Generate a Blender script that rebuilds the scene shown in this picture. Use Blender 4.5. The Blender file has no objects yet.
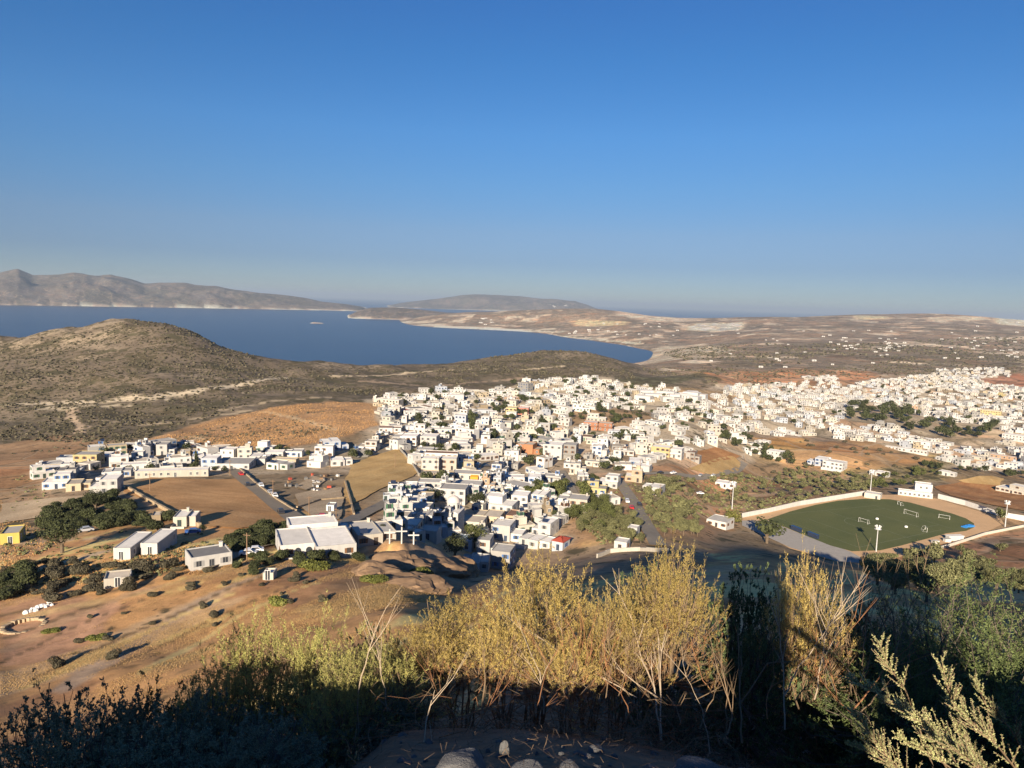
import bpy, math, random
import numpy as np
from mathutils import Vector, Matrix
from mathutils.geometry import delaunay_2d_cdt

# ------------------------------------------------------------------ camera, sky, sun, exposure
sc = bpy.context.scene
COL = sc.collection
EYE = 240.0                      # the sea is z = 0
F_PX, PITCH, ROLL = 745.0, math.radians(6.32), math.radians(1.83)
R0 = Vector((1, 0, 0)); U0 = Vector((0, math.sin(PITCH), math.cos(PITCH))); FW = Vector((0, math.cos(PITCH), -math.sin(PITCH)))
RT = R0 * math.cos(ROLL) + U0 * math.sin(ROLL); UP = U0 * math.cos(ROLL) - R0 * math.sin(ROLL)
cam_d = bpy.data.cameras.new("camera"); cam = bpy.data.objects.new("camera", cam_d); COL.objects.link(cam)
cam.matrix_world = Matrix(((RT.x, UP.x, -FW.x, 0), (RT.y, UP.y, -FW.y, 0), (RT.z, UP.z, -FW.z, EYE), (0, 0, 0, 1)))
cam_d.sensor_width = 36; cam_d.lens = 36 * F_PX / 1024; cam_d.clip_start = 0.1; cam_d.clip_end = 400000
sc.camera = cam
SUN_EL = math.radians(17.8); SUN_AZ = math.radians(13.7)          # the shadow direction is 13.7 deg right of ahead
TO_SUN = Vector((-math.sin(SUN_AZ) * math.cos(SUN_EL), -math.cos(SUN_AZ) * math.cos(SUN_EL), math.sin(SUN_EL)))
w = bpy.data.worlds.new("World"); sc.world = w; w.use_nodes = True
nt = w.node_tree; bg = nt.nodes["Background"]
sky = nt.nodes.new("ShaderNodeTexSky"); sky.sky_type = 'NISHITA'; sky.sun_disc = False
sky.sun_elevation = SUN_EL; sky.sun_rotation = math.radians(180 + 13.7)
sky.altitude = 1500; sky.air_density = 1.0; sky.dust_density = 0.0; sky.ozone_density = 4.0
hs = nt.nodes.new('ShaderNodeHueSaturation'); hs.inputs['Saturation'].default_value = 1.15; hs.inputs['Value'].default_value = 0.86; nt.links.new(sky.outputs[0], hs.inputs['Color']); 
tc = nt.nodes.new('ShaderNodeTexCoord'); sz_ = nt.nodes.new('ShaderNodeSeparateXYZ'); nt.links.new(tc.outputs['Generated'], sz_.inputs[0])
cr_ = nt.nodes.new('ShaderNodeValToRGB'); els = cr_.color_ramp.elements          # dusty air low in the sky
for k_, (p_, c_) in enumerate(((0, (.52, .56, .70)), (.05, (.58, .55, .68)), (.09, (.82, .69, .74)), (.15, (.9, .87, .91)), (.21, (.94, 1.0, 1.07)), (.30, (.82, 1.0, 1.13)), (.40, (.82, .97, 1.2)))):
    e_ = els[k_] if k_ < 2 else els.new(p_); e_.position = p_; e_.color = c_ + (1,)
nt.links.new(sz_.outputs[2], cr_.inputs[0]); mx_ = nt.nodes.new('ShaderNodeMix'); mx_.data_type = 'RGBA'; mx_.blend_type = 'MULTIPLY'; mx_.inputs[0].default_value = 1
nt.links.new(hs.outputs[0], mx_.inputs[6]); nt.links.new(cr_.outputs[0], mx_.inputs[7]); nt.links.new(mx_.outputs[2], bg.inputs[0]); bg.inputs[1].default_value = 0.05
sun_d = bpy.data.lights.new("sun", 'SUN'); sun_d.energy = 5.0; sun_d.angle = math.radians(0.53); sun_d.color = (1.0, 0.84, 0.64)
sun = bpy.data.objects.new("sun", sun_d); COL.objects.link(sun); sun.rotation_euler = TO_SUN.to_track_quat('Z', 'Y').to_euler()
vs = sc.view_settings; vs.view_transform = 'Standard'; vs.look = 'None'; vs.exposure = 1.2; vs.gamma = 1.0
sc.cycles.use_denoising = True; sc.cycles.max_bounces = 5; sc.cycles.diffuse_bounces = 3; sc.cycles.glossy_bounces = 2
sc.cycles.transmission_bounces = 2; sc.cycles.volume_bounces = 0; sc.cycles.transparent_max_bounces = 6
rng = random.Random(7); nr = np.random.default_rng(7)

# ------------------------------------------------------------------ pixel -> ray, noise, terrain height
def ray(px, py):
    return (RT * ((px - 512) / F_PX) + UP * ((384 - py) / F_PX) + FW).normalized()
def ray_pol(px, py):
    d = ray(px, py); h = math.hypot(d.x, d.y)
    return math.atan2(d.x, d.y), d.z / h
def hash2(i, j, s):
    n = (i * 374761393 + j * 668265263 + s * 974634777) & 0xffffffff
    n = ((n ^ (n >> 13)) * 1274126177) & 0xffffffff
    return ((n ^ (n >> 16)) & 0xffff) / 65535.0
def vnoise(x, y, s=0):
    xi = np.floor(x).astype(np.int64); yi = np.floor(y).astype(np.int64); fx = x - xi; fy = y - yi
    fx = fx * fx * (3 - 2 * fx); fy = fy * fy * (3 - 2 * fy)
    a = hash2(xi, yi, s); b = hash2(xi + 1, yi, s); c = hash2(xi, yi + 1, s); d = hash2(xi + 1, yi + 1, s)
    return (a + (b - a) * fx) * (1 - fy) + (c + (d - c) * fx) * fy - 0.5
def fbm(x, y, wl, octs=4, s=0, gain=0.5):
    t = 0; a = 1.0
    for o in range(octs):
        t = t + a * vnoise(x / wl + 17.3 * o, y / wl - 9.1 * o, s + o); wl /= 2.03; a *= gain
    return t
def sstep(a, b, x):
    t = np.clip((x - a) / (b - a), 0, 1); return t * t * (3 - 2 * t)

NEAR = [(1.0, None, -1.62), (2.5, None, -1.8), (4, None, -2.5), (6, None, -3.5)]
S = -246.0
PITCH_Z = -107.0
NEARL = [(1.0, None, -1.62), (2.5, None, -1.85), (4, None, -2.75), (6, None, -4.2)]
LN = [(20, None, -13.5), (40, None, -30), (66, None, -45)]      # the steep bank under the castle
COLS = {   # image column: (ground distance, image row) or (distance, None, height below the eye) or (0, row) on the level of the pitch
 -200: LN+[(90,697),(112,650),(133,610),(160,570),(225,530),(265,497),(430,455),(600,415),(800,380),(1000,350),(1250,None,-180),(1700,None,S)],
 0:    LN+[(90,695),(112,645),(133,602),(160,561),(213,522),(265,495),(430,452),(600,405),(800,365),(1000,333),(1250,None,-150),(1700,None,S)],
 60:   LN+[(90,693),(112,643),(133,601),(160,560),(213,520),(265,493),(430,450),(600,404),(800,361),(1000,328.5),(1250,None,-150),(1700,None,S)],
 90:   LN+[(90,692),(112,641),(133,600),(160,559),(213,519),(265,493),(362,467),(430,449),(600,403),(800,359),(1000,320),(1250,None,-120),(1700,None,S)],
 130:  LN+[(90,690),(112,640),(133,600),(160,558),(213,518),(265,492),(362,466),(430,448),(500,430),(600,402),(800,355),(1000,312.5),(1250,None,-110),(1700,None,S)],
 165:  LN+[(90,688),(112,640),(133,600),(160,558),(213,518),(265,492),(362,466),(430,447),(500,430),(600,402),(800,356),(1000,316),(1250,None,-110),(1700,None,S)],
 190:  LN+[(90,686),(112,640),(133,600),(160,558),(213,519),(265,493),(362,466),(430,447),(500,430),(600,402),(800,358),(1000,325),(1250,None,-115),(1700,None,S)],
 207:  LN+[(90,686),(112,640),(133,599),(161,558),(214,519),(266,494),(363,467),(430,447),(500,430),(600,402),(800,361),(1000,334),(1250,None,-125),(1700,None,S)],
 228:  LN+[(88,684),(112,638),(133,598),(161,558),(215,519),(267,494),(363,467),(430,447),(500,428),(600,402),(800,364),(1000,348),(1250,None,-130),(1700,None,S)],
 260:  LN+[(86,682),(112,634),(134,596),(163,557),(218,519),(270,494),(366,466),(430,447),(520,420),(600,402),(700,386),(850,368),(1000,357),(1250,None,-140),(1700,None,S)],
 330:  LN+[(84,676),(112,624),(135,592),(167,560),(222,523),(278,497),(372,465),(440,446),(520,420),(680,395),(850,376),(1000,363),(1250,None,-150),(1800,None,S)],
 400:  LN+[(84,None,-46),(112,617),(150,585),(190,557),(225,533),(285,500),(390,460),(540,420),(720,395),(850,381),(1100,365),(1400,None,-160),(2000,None,S)],
 470:  LN+[(84,None,-44),(130,None,-57),(180,581),(222,576),(248,552),(300,503),(410,460),(560,420),(740,395),(950,375),(1250,357.5),(1500,None,-170),(2200,None,S),
        (6250,None,S),(6420,None,-237),(6900,None,-200),(7600,313),(8300,309),(9500,None,-220),(10500,None,S)],
 520:  [(60,None,-28),(120,598),(180,578),(228,574),(255,550),(320,502),(425,460),(580,420),(790,392),(1020,371),(1350,349),(1700,None,-150),(2300,None,S),
        (6000,None,S),(6250,None,-237),(6900,None,-200),(7700,306.5),(9500,None,-200),(11000,None,S)],
 548:  [(60,None,-28),(120,595),(180,575),(232,570),(262,545),(330,500),(430,460),(590,420),(800,390),(1050,370),(1400,345),(1700,None,-140),(2400,None,S),
        (5700,None,S),(5950,None,-237),(6800,None,-195),(7600,304.5),(9500,None,-200),(11000,None,S)],
 590:  [(60,None,-27),(120,592),(190,566),(232,560),(264,534),(330,500),(435,460),(610,420),(830,390),(1080,370),(1380,351),(1800,None,-165),(2500,None,-243),(2900,None,S),
        (4900,None,S),(5150,None,-237),(6300,None,-170),(7500,304.5),(9500,None,-200),(11000,None,S)],
 620:  [(60,None,-26),(120,588),(200,562),(230,554),(265,530),(330,500),(440,460),(620,420),(850,391),(1100,373),(1400,359),(2000,None,-185),(2700,None,-243),(3100,None,S),
        (4500,None,S),(4700,None,-237),(6000,322),(7500,309),(9500,None,-200),(11000,None,S)],
 650:  [(60,None,-25),(120,585),(200,561),(235,550),(265,532),(330,502),(440,464),(560,438),(640,422),(850,396),(1100,381),(1500,369),(2600,361),(3200,None,-243),(3350,None,S),
        (3950,None,S),(4150,None,-238),(5500,328),(6300,321),(7200,314),(9000,None,-190),(11000,None,S)],
 680:  [(60,None,-25),(120,582),(200,560),(250,545),(345,503),(430,470),(540,440),(660,415),(850,395),(1100,380),(1500,369),(2400,356),(4400,346),(5500,331),(6300,323),(7200,316),(9000,None,-190),(11000,None,S)],
 720:  [(60,None,-25),(120,582),(200,563),(290,545),(0,526),(440,490),(470,476),(580,445),(700,418),(900,397),(1150,382),(1550,370),(2300,356),(4000,343),(5500,328.5),(6600,320),(7200,315.5),(9000,None,-180),(11000,None,S)],
 760:  [(60,None,-24),(120,582),(200,566),(310,547),(0,534),(0,506),(560,475),(640,450),(770,420),(980,400),(1220,385),(1620,371),(2300,356),(3600,341),(5500,326),(7000,315.5),(9000,None,-170),(11000,None,S)],
 840:  [(60,None,-24),(120,586),(200,574),(300,564),(0,552),(0,495),(530,482),(640,452),(830,420),(1080,400),(1320,385),(1720,371),(2700,351),(4200,336),(6500,322),(8000,312.5),(10000,None,-170),(12000,None,S)],
 920:  [(60,None,-24),(120,594),(200,583),(300,566),(0,549),(0,496),(530,486),(680,452),(900,420),(1170,400),(1450,385),(1900,370),(3000,350),(4500,336),(6500,321),(8000,309.5),(10000,None,-170),(12000,None,S)],
 960:  [(60,None,-24),(120,599),(200,588),(290,568),(0,545),(0,505),(530,487),(680,455),(900,424),(1170,402),(1480,385),(1900,371),(3000,352),(4600,336),(6700,321),(8000,312),(10000,None,-170),(12000,None,S)],
 1024: [(60,None,-24),(120,608),(200,596),(275,582),(0,536),(0,520),(530,491),(660,463),(870,432),(1170,406),(1560,386),(1900,373),(3200,351),(5000,336),(8000,318.5),(10000,None,-170),(12000,None,S)],
 1250: [(60,None,-24),(120,615),(200,604),(275,590),(0,545),(0,528),(530,500),(660,470),(870,440),(1170,414),(1560,394),(1900,381),(3200,359),(5000,344),(8000,327),(10000,None,-170),(12000,None,S)],
}
BACK = {  # bearing (degrees) behind and beside the viewer: the castle hill
 -60: [(4,None,-2.6),(10,None,-6.5),(20,None,-9.5),(30,None,-21),(45,None,-35),(75,None,-56),(110,None,-64),(300,None,-110),(1000,None,-150),(2500,None,S)],
 -80: [(10,None,-3.2),(18,None,-5.5),(28,None,-17),(45,None,-35),(75,None,-58),(110,None,-68),(300,None,-110),(1000,None,-150),(2500,None,S)],
 -110: [(10,None,-2.2),(22,None,-4.5),(32,None,-17),(50,None,-35),(75,None,-52),(110,None,-60),(300,None,-110),(1000,None,-150),(2500,None,S)],
 -150: [(10,None,-1.8),(30,None,-3.5),(60,None,-16),(150,None,-60),(400,None,-120),(2500,None,S)],
 179: [(10,None,-1.8),(30,None,-2.5),(60,None,-8),(150,None,-50),(400,None,-120),(2500,None,S)],
 110: [(10,None,-1.7),(26,None,1.5),(41,None,0.5),(46,None,-4),(58,None,-40),(80,None,-50),(160,None,-70),(1000,None,-140),(12000,None,S)],
 75: [(10,None,-2.2),(24,None,-1.0),(36,None,-2.0),(43,None,-8),(56,None,-40),(80,None,-50),(160,None,-70),(1000,None,-140),(12000,None,S)],
 58: [(10,None,-4.8),(40,None,-26),(80,None,-38),(160,None,-80),(1000,None,-140),(12000,None,S)],
}
NL = 520
LR = np.linspace(math.log(1.0), math.log(32000.0), NL); RR = np.exp(LR)
prof = {}
for px, lst in COLS.items():
    th = ray_pol(px, 400)[0]; rs = []; zs = []
    for e in (NEARL if px <= 330 else NEAR) + lst:
        t_ = ray_pol(px, e[1])[1] if len(e) == 2 else 0
        k_ = 1 if len(e) == 3 and e[0] < 100 else (1 / math.cos(th) if e[0] >= 60 else 1) * (1 + .14 * min(1, max(0, (400 - px) / 400)) * (1 - min(1, max(0, (e[0] - 250) / 150))) if e[0] >= 60 and not (len(e) == 3 and e[0] < 100) else 1)
        r_ = e[0] * k_ or PITCH_Z / t_
        rs.append(r_); zs.append(e[2] if len(e) == 3 else t_ * r_)
    prof[th] = np.interp(RR, rs, zs)
for deg, lst in BACK.items():
    prof[math.radians(deg)] = np.interp(RR, [1.0] + [e[0] for e in lst], [-1.62] + [e[2] for e in lst])
ths = np.array(sorted(prof)); pz = np.stack([prof[t] for t in ths])
NT = 1440
TH = np.linspace(-math.pi, math.pi, NT, endpoint=False)
base = np.empty((NT, NL))
for j in range(NL):
    base[:, j] = np.interp(TH, ths, pz[:, j], period=2 * math.pi)
def blur(a, n, axis, wrap):
    k = np.exp(-0.5 * (np.arange(-3 * n, 3 * n + 1) / n) ** 2); k /= k.sum(); out = 0
    for i, kk in enumerate(k):
        o = i - 3 * n
        if wrap: out = out + kk * np.roll(a, o, axis)
        else: out = out + kk * a[:, np.clip(np.arange(a.shape[1]) - o, 0, a.shape[1] - 1)]
    return out
base = blur(blur(base, 3, 0, True), 2, 1, False)
def base_at(th, r):
    u = (th + math.pi) / (2 * math.pi) * NT; v = np.clip((np.log(np.maximum(r, 1.0)) - LR[0]) / (LR[1] - LR[0]), 0, NL - 1.001)
    i = np.floor(u).astype(int); fu = u - i; j = np.floor(v).astype(int); fv = v - j; i0 = i % NT; i1 = (i + 1) % NT
    return (base[i0, j] * (1 - fu) + base[i1, j] * fu) * (1 - fv) + (base[i0, j + 1] * (1 - fu) + base[i1, j + 1] * fu) * fv
def brg(px, py=320): return ray_pol(px, py)[0]
def eyeh(px): return 284.6 + 0.032 * px
def island(th, r, crest, r0, rc, r1):
    t = np.array([brg(a) for a, b in crest]); hgt = np.array([240 + (eyeh(a) - b) / F_PX * rc for a, b in crest])
    h = np.interp(th, t, hgt, left=-6, right=-6)
    rin = r0(th) if callable(r0) else r0
    up = np.clip((r - rin) / (rc - rin), 0, 1); dn = np.clip((r1 - r) / (r1 - rc), 0, 1)
    return h, np.minimum(up, dn)
KIM = [(-300,292),(-200,280),(-80,282),(-30,279),(0,276.5),(10,274.5),(20,273),(35,278.5),(60,277.5),(75,276),(95,277.5),(112,276.5),(125,279),(145,285),(160,284),(185,284),(195,285.5),(215,286.5),(240,290),(265,293.5),(285,295.5),(305,298),(320,301),(345,303.5),(360,306),(380,316)]
POL = [(372,310),(385,306),(400,302.5),(430,299),(450,297),(468,294),(490,294.5),(520,296.5),(550,299),(575,301),(588,305),(606,312)]
HEAD = [(340,325),(348,315),(356,311),(370,307.5),(395,307),(420,309),(445,312),(470,313),(500,314)]
ISL = [(301,332),(306,322),(314,320.5),(324,321.5),(330,332)]
PITCH_POLY = None
KNOLL = []
def H(x, y):
    """height of the ground relative to the eye"""
    x = np.asarray(x, float); y = np.asarray(y, float)
    r = np.hypot(x, y); th = np.arctan2(x, y)
    z = base_at(th, r)
    land = sstep(-241, -200, z)
    z = z + sstep(1800, 3500, r) * land * (fbm(x, y, 1500, 5, 3) * 30)
    z = z + sstep(470, 700, r) * (1 - sstep(1500, 2500, r)) * land * (fbm(x, y, 150, 5, 11, .55) * 11)
    z = z + sstep(20, 60, r) * (1 - sstep(220, 300, r)) * (fbm(x, y, 26, 4, 21) * 1.0)
    z = z + (1 - sstep(20, 60, r)) * fbm(x, y, 2.5, 4, 31) * 0.28 * sstep(1.0, 3, r)
    rock = sstep(870, 960, y) * (1 - sstep(1150, 1250, y)) * (1 - sstep(brg(140), brg(215), th))
    z = z + rock * np.maximum(0, fbm(x, y, 60, 4, 41)) * 16
    for crest, r0, rc, r1, rough in ((KIM, lambda t: 11000 + 1500 * np.clip((t - brg(0)) / (brg(340) - brg(0)), -.2, 1.1), 13600, 18000, 1.0),
                              (POL, 18500, 21000, 25000, 1.0), (HEAD, 8350, 9100, 10200, .6), (ISL, 6560, 6640, 6760, .3)):
        h, p = island(th, r, crest, r0, rc, r1)
        h = h * (1 + .10 * fbm(x, y, 600, 4, 57) * rough); ridg = 0.5 - 2.2 * np.abs(fbm(x, y, 1700, 6, 51, 0.55))
        q = np.where(p > 0, (p ** 0.75) + 0.05 * (p > 0.0), 0)
        zz = (h + 6) * np.clip(q + ridg * 0.55 * rough * np.minimum(p * 2.2, 1) * (1 - p) * 1.6, 0, 1.03) - 246
        z = np.maximum(z, np.where(p > 0, zz, -260))
    for (kx, ky, rad, amp) in KNOLL:
        d = np.hypot(x - kx, (y - ky)) / rad
        z = z + amp * (1 - sstep(0.35, 1.0, d + 0.35 * fbm(x, y, 9, 3, 61))) 
        z = z + (d < 1.2) * np.maximum(0, fbm(x, y, 5, 4, 71)) * amp * .5 * (1 - sstep(.7, 1.2, d))
    if PITCH_POLY is not None:
        d = poly_dist(PITCH_POLY, x, y); z = z + (PITCH_Z - z) * (1 - sstep(2, 16, d))
    return z
def inside(poly, x, y):
    c = np.zeros(np.shape(x), bool); n = len(poly)
    for i in range(n):
        x0, y0 = poly[i]; x1, y1 = poly[(i + 1) % n]
        if y0 == y1: continue
        c ^= ((y0 > y) != (y1 > y)) & (x < (x1 - x0) * (y - y0) / (y1 - y0) + x0)
    return c
def poly_dist(poly, x, y, closed=True):
    d = np.full(np.shape(x), 1e9); n = len(poly)
    for i in range(n if closed else n - 1):
        x0, y0 = poly[i]; x1, y1 = poly[(i + 1) % n]; dx, dy = x1 - x0, y1 - y0
        t = np.clip(((x - x0) * dx + (y - y0) * dy) / (dx * dx + dy * dy + 1e-9), 0, 1)
        d = np.minimum(d, np.hypot(x - x0 - t * dx, y - y0 - t * dy))
    return np.where(inside(poly, x, y), 0, d) if closed else d
RM = np.exp(np.linspace(math.log(1.5), math.log(30000), 2600))
def hit(px, py, rmin=15.0):
    """ground point (x, y, z relative to the eye) met by the ray through an image point"""
    th, t = ray_pol(px, py); r = RM[RM >= rmin]
    z = H(r * math.sin(th), r * math.cos(th)); f = z - t * r
    k = np.argmax(f >= 0)
    if f[k] < 0: k = len(r) - 1
    k = max(k, 1); a = f[k - 1] / (f[k - 1] - f[k] + 1e-12); a = min(max(a, 0), 1)
    rr = r[k - 1] + (r[k] - r[k - 1]) * a
    return rr * math.sin(th), rr * math.cos(th), t * rr
def hitxy(px, py, rmin=15.0):
    return hit(px, py, rmin)[:2]
def project(x, y, z):
    """image point of a position (z relative to the eye)"""
    v = Vector((x, y, z)); d = v.dot(FW)
    return 512 + F_PX * v.dot(RT) / d, 384 - F_PX * v.dot(UP) / d
def on_plane(px, py, z=PITCH_Z):
    th, t = ray_pol(px, py); r = z / t
    return r * math.sin(th), r * math.cos(th)
PITCH_OUT = [on_plane(*p) for p in ((738,519),(800,506),(868,495),(930,498),(1000,517),(1003,524),(940,545),(890,560),(850,566),(790,545))]
PITCH_POLY = PITCH_OUT
kx, ky, _ = hit(412, 556, 120); KNOLL.append((kx, ky, 19, 4.2))
# ------------------------------------------------------------------ mesh and material helpers
def mesh_obj(name, verts, faces, mats, parent=None, midx=None, smooth=False, loc=None, rz=0.0):
    me = bpy.data.meshes.new(name)
    verts = np.asarray(verts, np.float32)
    if isinstance(faces, np.ndarray):
        n, k = faces.shape; me.vertices.add(len(verts)); me.vertices.foreach_set("co", verts.ravel())
        me.loops.add(n * k); me.loops.foreach_set("vertex_index", faces.ravel().astype(np.int32))
        me.polygons.add(n); me.polygons.foreach_set("loop_start", np.arange(0, n * k, k, dtype=np.int32))
        me.update(calc_edges=True)
    else:
        me.from_pydata([tuple(map(float, v)) for v in verts], [], faces); me.update()
    for m in (mats if isinstance(mats, (list, tuple)) else [mats]): me.materials.append(m)
    if midx is not None: me.polygons.foreach_set("material_index", np.asarray(midx, np.int32))
    if smooth: me.polygons.foreach_set("use_smooth", np.ones(len(me.polygons), bool))
    return link(name, me, parent, loc, rz)
def link(name, me, parent=None, loc=None, rz=0.0):
    o = bpy.data.objects.new(name, me); COL.objects.link(o)
    if parent is not None: o.parent = parent
    if loc is not None: o.location = loc
    if rz: o.rotation_euler = (0, 0, rz)
    return o
def tag(o, label=None, cat=None, group=None, kind=None):
    if label: o["label"] = label
    if cat: o["category"] = cat
    if group: o["group"] = group
    if kind: o["kind"] = kind
    return o
def empty(name, loc, rz=0.0):
    o = bpy.data.objects.new(name, None); COL.objects.link(o); o.location = loc; o.rotation_euler = (0, 0, rz); o.empty_display_size = 0.3
    return o
class MB:
    """collects boxes, prisms and tubes into one mesh with material slots"""
    def __init__(s): s.v = []; s.f = []; s.m = []
    def quad(s, p, m=0):
        n = len(s.v); s.v += p; s.f.append(tuple(range(n, n + len(p)))); s.m.append(m)
    def box(s, x0, x1, y0, y1, z0, z1, m=0, top=None, bottom=True):
        n = len(s.v); s.v += [(x0,y0,z0),(x1,y0,z0),(x1,y1,z0),(x0,y1,z0),(x0,y0,z1),(x1,y0,z1),(x1,y1,z1),(x0,y1,z1)]
        F = [(0,1,5,4),(1,2,6,5),(2,3,7,6),(3,0,4,7),(4,5,6,7)] + ([(3,2,1,0)] if bottom else [])
        for i, f in enumerate(F): s.f.append(tuple(n + k for k in f)); s.m.append(top if (i == 4 and top is not None) else m)
    def tube(s, pts, rads, k=6, m=0, cap=True):
        pts = [Vector(p) for p in pts]; n = len(s.v); ref = None
        for i, p in enumerate(pts):
            d = (pts[min(i + 1, len(pts) - 1)] - pts[max(i - 1, 0)]).normalized()
            if ref is None: ref = d.orthogonal().normalized()
            ref = (ref - d * ref.dot(d)).normalized(); b = d.cross(ref)
            for j in range(k):
                a = 2 * math.pi * j / k; q = p + (ref * math.cos(a) + b * math.sin(a)) * rads[i]; s.v.append((q.x, q.y, q.z))
        for i in range(len(pts) - 1):
            for j in range(k):
                a = n + i * k + j; b_ = n + i * k + (j + 1) % k
                s.f.append((a, b_, b_ + k, a + k)); s.m.append(m)
        if cap: s.f.append(tuple(n + (len(pts) - 1) * k + j for j in range(k))); s.m.append(m)
    def build(s, name, mats, parent=None, loc=None, rz=0.0, smooth=False):
        return mesh_obj(name, s.v, s.f, mats, parent, s.m, smooth, loc, rz)
def N(t, kind, **kw):
    n = t.nodes.new(kind)
    for k, v in kw.items():
        if k.startswith("i_"):
            key = k[2:]; key = int(key) if key.isdigit() else key.replace("_", " ")
            n.inputs[key].default_value = v
        else: setattr(n, k, v)
    return n
def new_mat(name):
    m = bpy.data.materials.new(name); m.use_nodes = True; t = m.node_tree
    return m, t, t.nodes["Principled BSDF"]
def ramp(t, src, a, b, lo=0.0, hi=1.0):
    n = N(t, "ShaderNodeMapRange"); n.inputs[1].default_value = a; n.inputs[2].default_value = b; n.inputs[3].default_value = lo; n.inputs[4].default_value = hi
    t.links.new(src, n.inputs[0]); return n.outputs[0]
def mixc(t, fac, a, b, mode='MIX'):
    n = N(t, "ShaderNodeMix", data_type='RGBA', blend_type=mode)
    for s, v in ((0, fac), (6, a), (7, b)):
        if isinstance(v, (int, float)): n.inputs[s].default_value = v
        elif isinstance(v, tuple): n.inputs[s].default_value = (v + (1,))[:4]
        else: t.links.new(v, n.inputs[s])
    return n.outputs[2]
def mathn(t, op, a, b=None):
    n = N(t, "ShaderNodeMath", operation=op)
    for s, v in ((0, a), (1, b)):
        if v is None: continue
        if isinstance(v, (int, float)): n.inputs[s].default_value = v
        else: t.links.new(v, n.inputs[s])
    return n.outputs[0]
def noise(t, co, scale, detail=4, rough=.55):
    n = N(t, "ShaderNodeTexNoise"); n.inputs["Scale"].default_value = scale; n.inputs["Detail"].default_value = detail; n.inputs["Roughness"].default_value = rough
    t.links.new(co, n.inputs["Vector"]); return n.outputs[0]
def mat(name, col, rough=.85, var=.18, scale=.6, spec=.2, var2=None, bump=0.0, rand=0.0):
    """plain procedural surface: base colour broken up by two noises (and by instance)"""
    m, t, b = new_mat(name); co = N(t, "ShaderNodeTexCoord").outputs["Object"]
    f = mathn(t, 'ADD', mathn(t, 'MULTIPLY', noise(t, co, scale), .6), mathn(t, 'MULTIPLY', noise(t, co, scale * 7.3, 3), .4))
    v = ramp(t, f, .3, .7, 1 - var, 1 + var)
    c = mixc(t, 1.0, col, v, 'MULTIPLY')
    if var2: c = mixc(t, ramp(t, noise(t, co, scale * .35), .45, .62), c, var2)
    if rand:
        oi = N(t, "ShaderNodeObjectInfo").outputs["Random"]; c = mixc(t, 1.0, c, ramp(t, oi, 0, 1, 1 - rand, 1 + rand), 'MULTIPLY')
    t.links.new(c, b.inputs["Base Color"]); b.inputs["Roughness"].default_value = rough; b.inputs["Specular IOR Level"].default_value = spec
    if bump:
        bn = N(t, "ShaderNodeBump"); bn.inputs["Strength"].default_value = bump; bn.inputs["Distance"].default_value = .1
        t.links.new(f, bn.inputs["Height"]); t.links.new(bn.outputs[0], b.inputs["Normal"])
    return m

# ------------------------------------------------------------------ the ground
def polyxy(pts, rmin=15.0): return [hitxy(a, b, rmin) for a, b in pts]
fine = math.radians(46)
th_f = np.arange(-fine, fine, math.radians(0.125)); th_c = np.linspace(fine, 2 * math.pi - fine, 92)
GTH = np.concatenate([th_f, th_c[:-1]]); GR = np.exp(np.arange(math.log(0.8), math.log(32000), 0.0115))
T2, R2 = np.meshgrid(GTH, GR, indexing='ij'); GX = R2 * np.sin(T2); GY = R2 * np.cos(T2); GZ = H(GX, GY)

def lerp(c, new, m): return c * (1 - m[..., None]) + np.array(new)[None, None] * m[..., None]
wx = fbm(GX, GY, 30, 3, 81) * 9 * np.minimum(1, R2 / 300); wy = fbm(GX, GY, 30, 3, 91) * 9 * np.minimum(1, R2 / 300)
big = fbm(GX, GY, 260, 4, 101); mid = fbm(GX, GY, 45, 4, 111); sml = fbm(GX, GY, 11, 3, 121)
C = np.empty(GX.shape + (3,)); C[:] = (0.20, 0.145, 0.085)
veg = np.full(GX.shape, 0.35)
# castle slope: dry golden grass and red earth in bands along the contour
ax = np.array(hitxy(300, 565)) - np.array(hitxy(20, 665)); ax = ax / np.hypot(*ax)
ua = GX * ax[0] + GY * ax[1]; va = -GX * ax[1] + GY * ax[0]
streak = fbm(ua, va * 5.5, 34, 5, 131); st2 = fbm(ua, va * 3.0, 16, 4, 141)
slope = 1 - sstep(235, 290, R2 + 40 * big)
C = lerp(C, (0.345, 0.195, 0.085), slope)
C = lerp(C, (0.52, 0.345, 0.145), slope * sstep(-.05, .2, streak + .4 * mid) * .9)
C = lerp(C, (0.24, 0.125, 0.065), slope * sstep(.10, .30, st2) * .7)
C = lerp(C, (0.37, 0.255, 0.145), slope * sstep(.22, .34, fbm(ua, va * 4, 60, 3, 151)) * .8)
veg = np.where(slope > .5, .16 + .10 * sstep(0, .3, -streak), veg)
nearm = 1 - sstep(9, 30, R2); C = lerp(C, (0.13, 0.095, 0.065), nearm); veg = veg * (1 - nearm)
# the left hill and the shoulder behind the village: grey-brown phrygana
hillm = sstep(455, 540, R2 + 60 * big) * (1 - sstep(1500, 2100, R2)) * (1 - sstep(brg(640), brg(760), T2))
C = lerp(C, (0.125, 0.099, 0.070), hillm); veg = veg + (0.62 - veg) * hillm
C = lerp(C, (0.205, 0.163, 0.115), hillm * sstep(.08, .32, mid) * .75)
C = lerp(C, (0.085, 0.070, 0.046), hillm * sstep(.05, .35, -big + .4 * mid) * .7)
rk = hillm * sstep(860, 940, GY) * (1 - sstep(brg(140), brg(230), T2)) * sstep(-.02, .25, fbm(GX, GY, 28, 4, 161)); C = lerp(C, (0.27, 0.22, 0.155), rk * .5)
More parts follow.
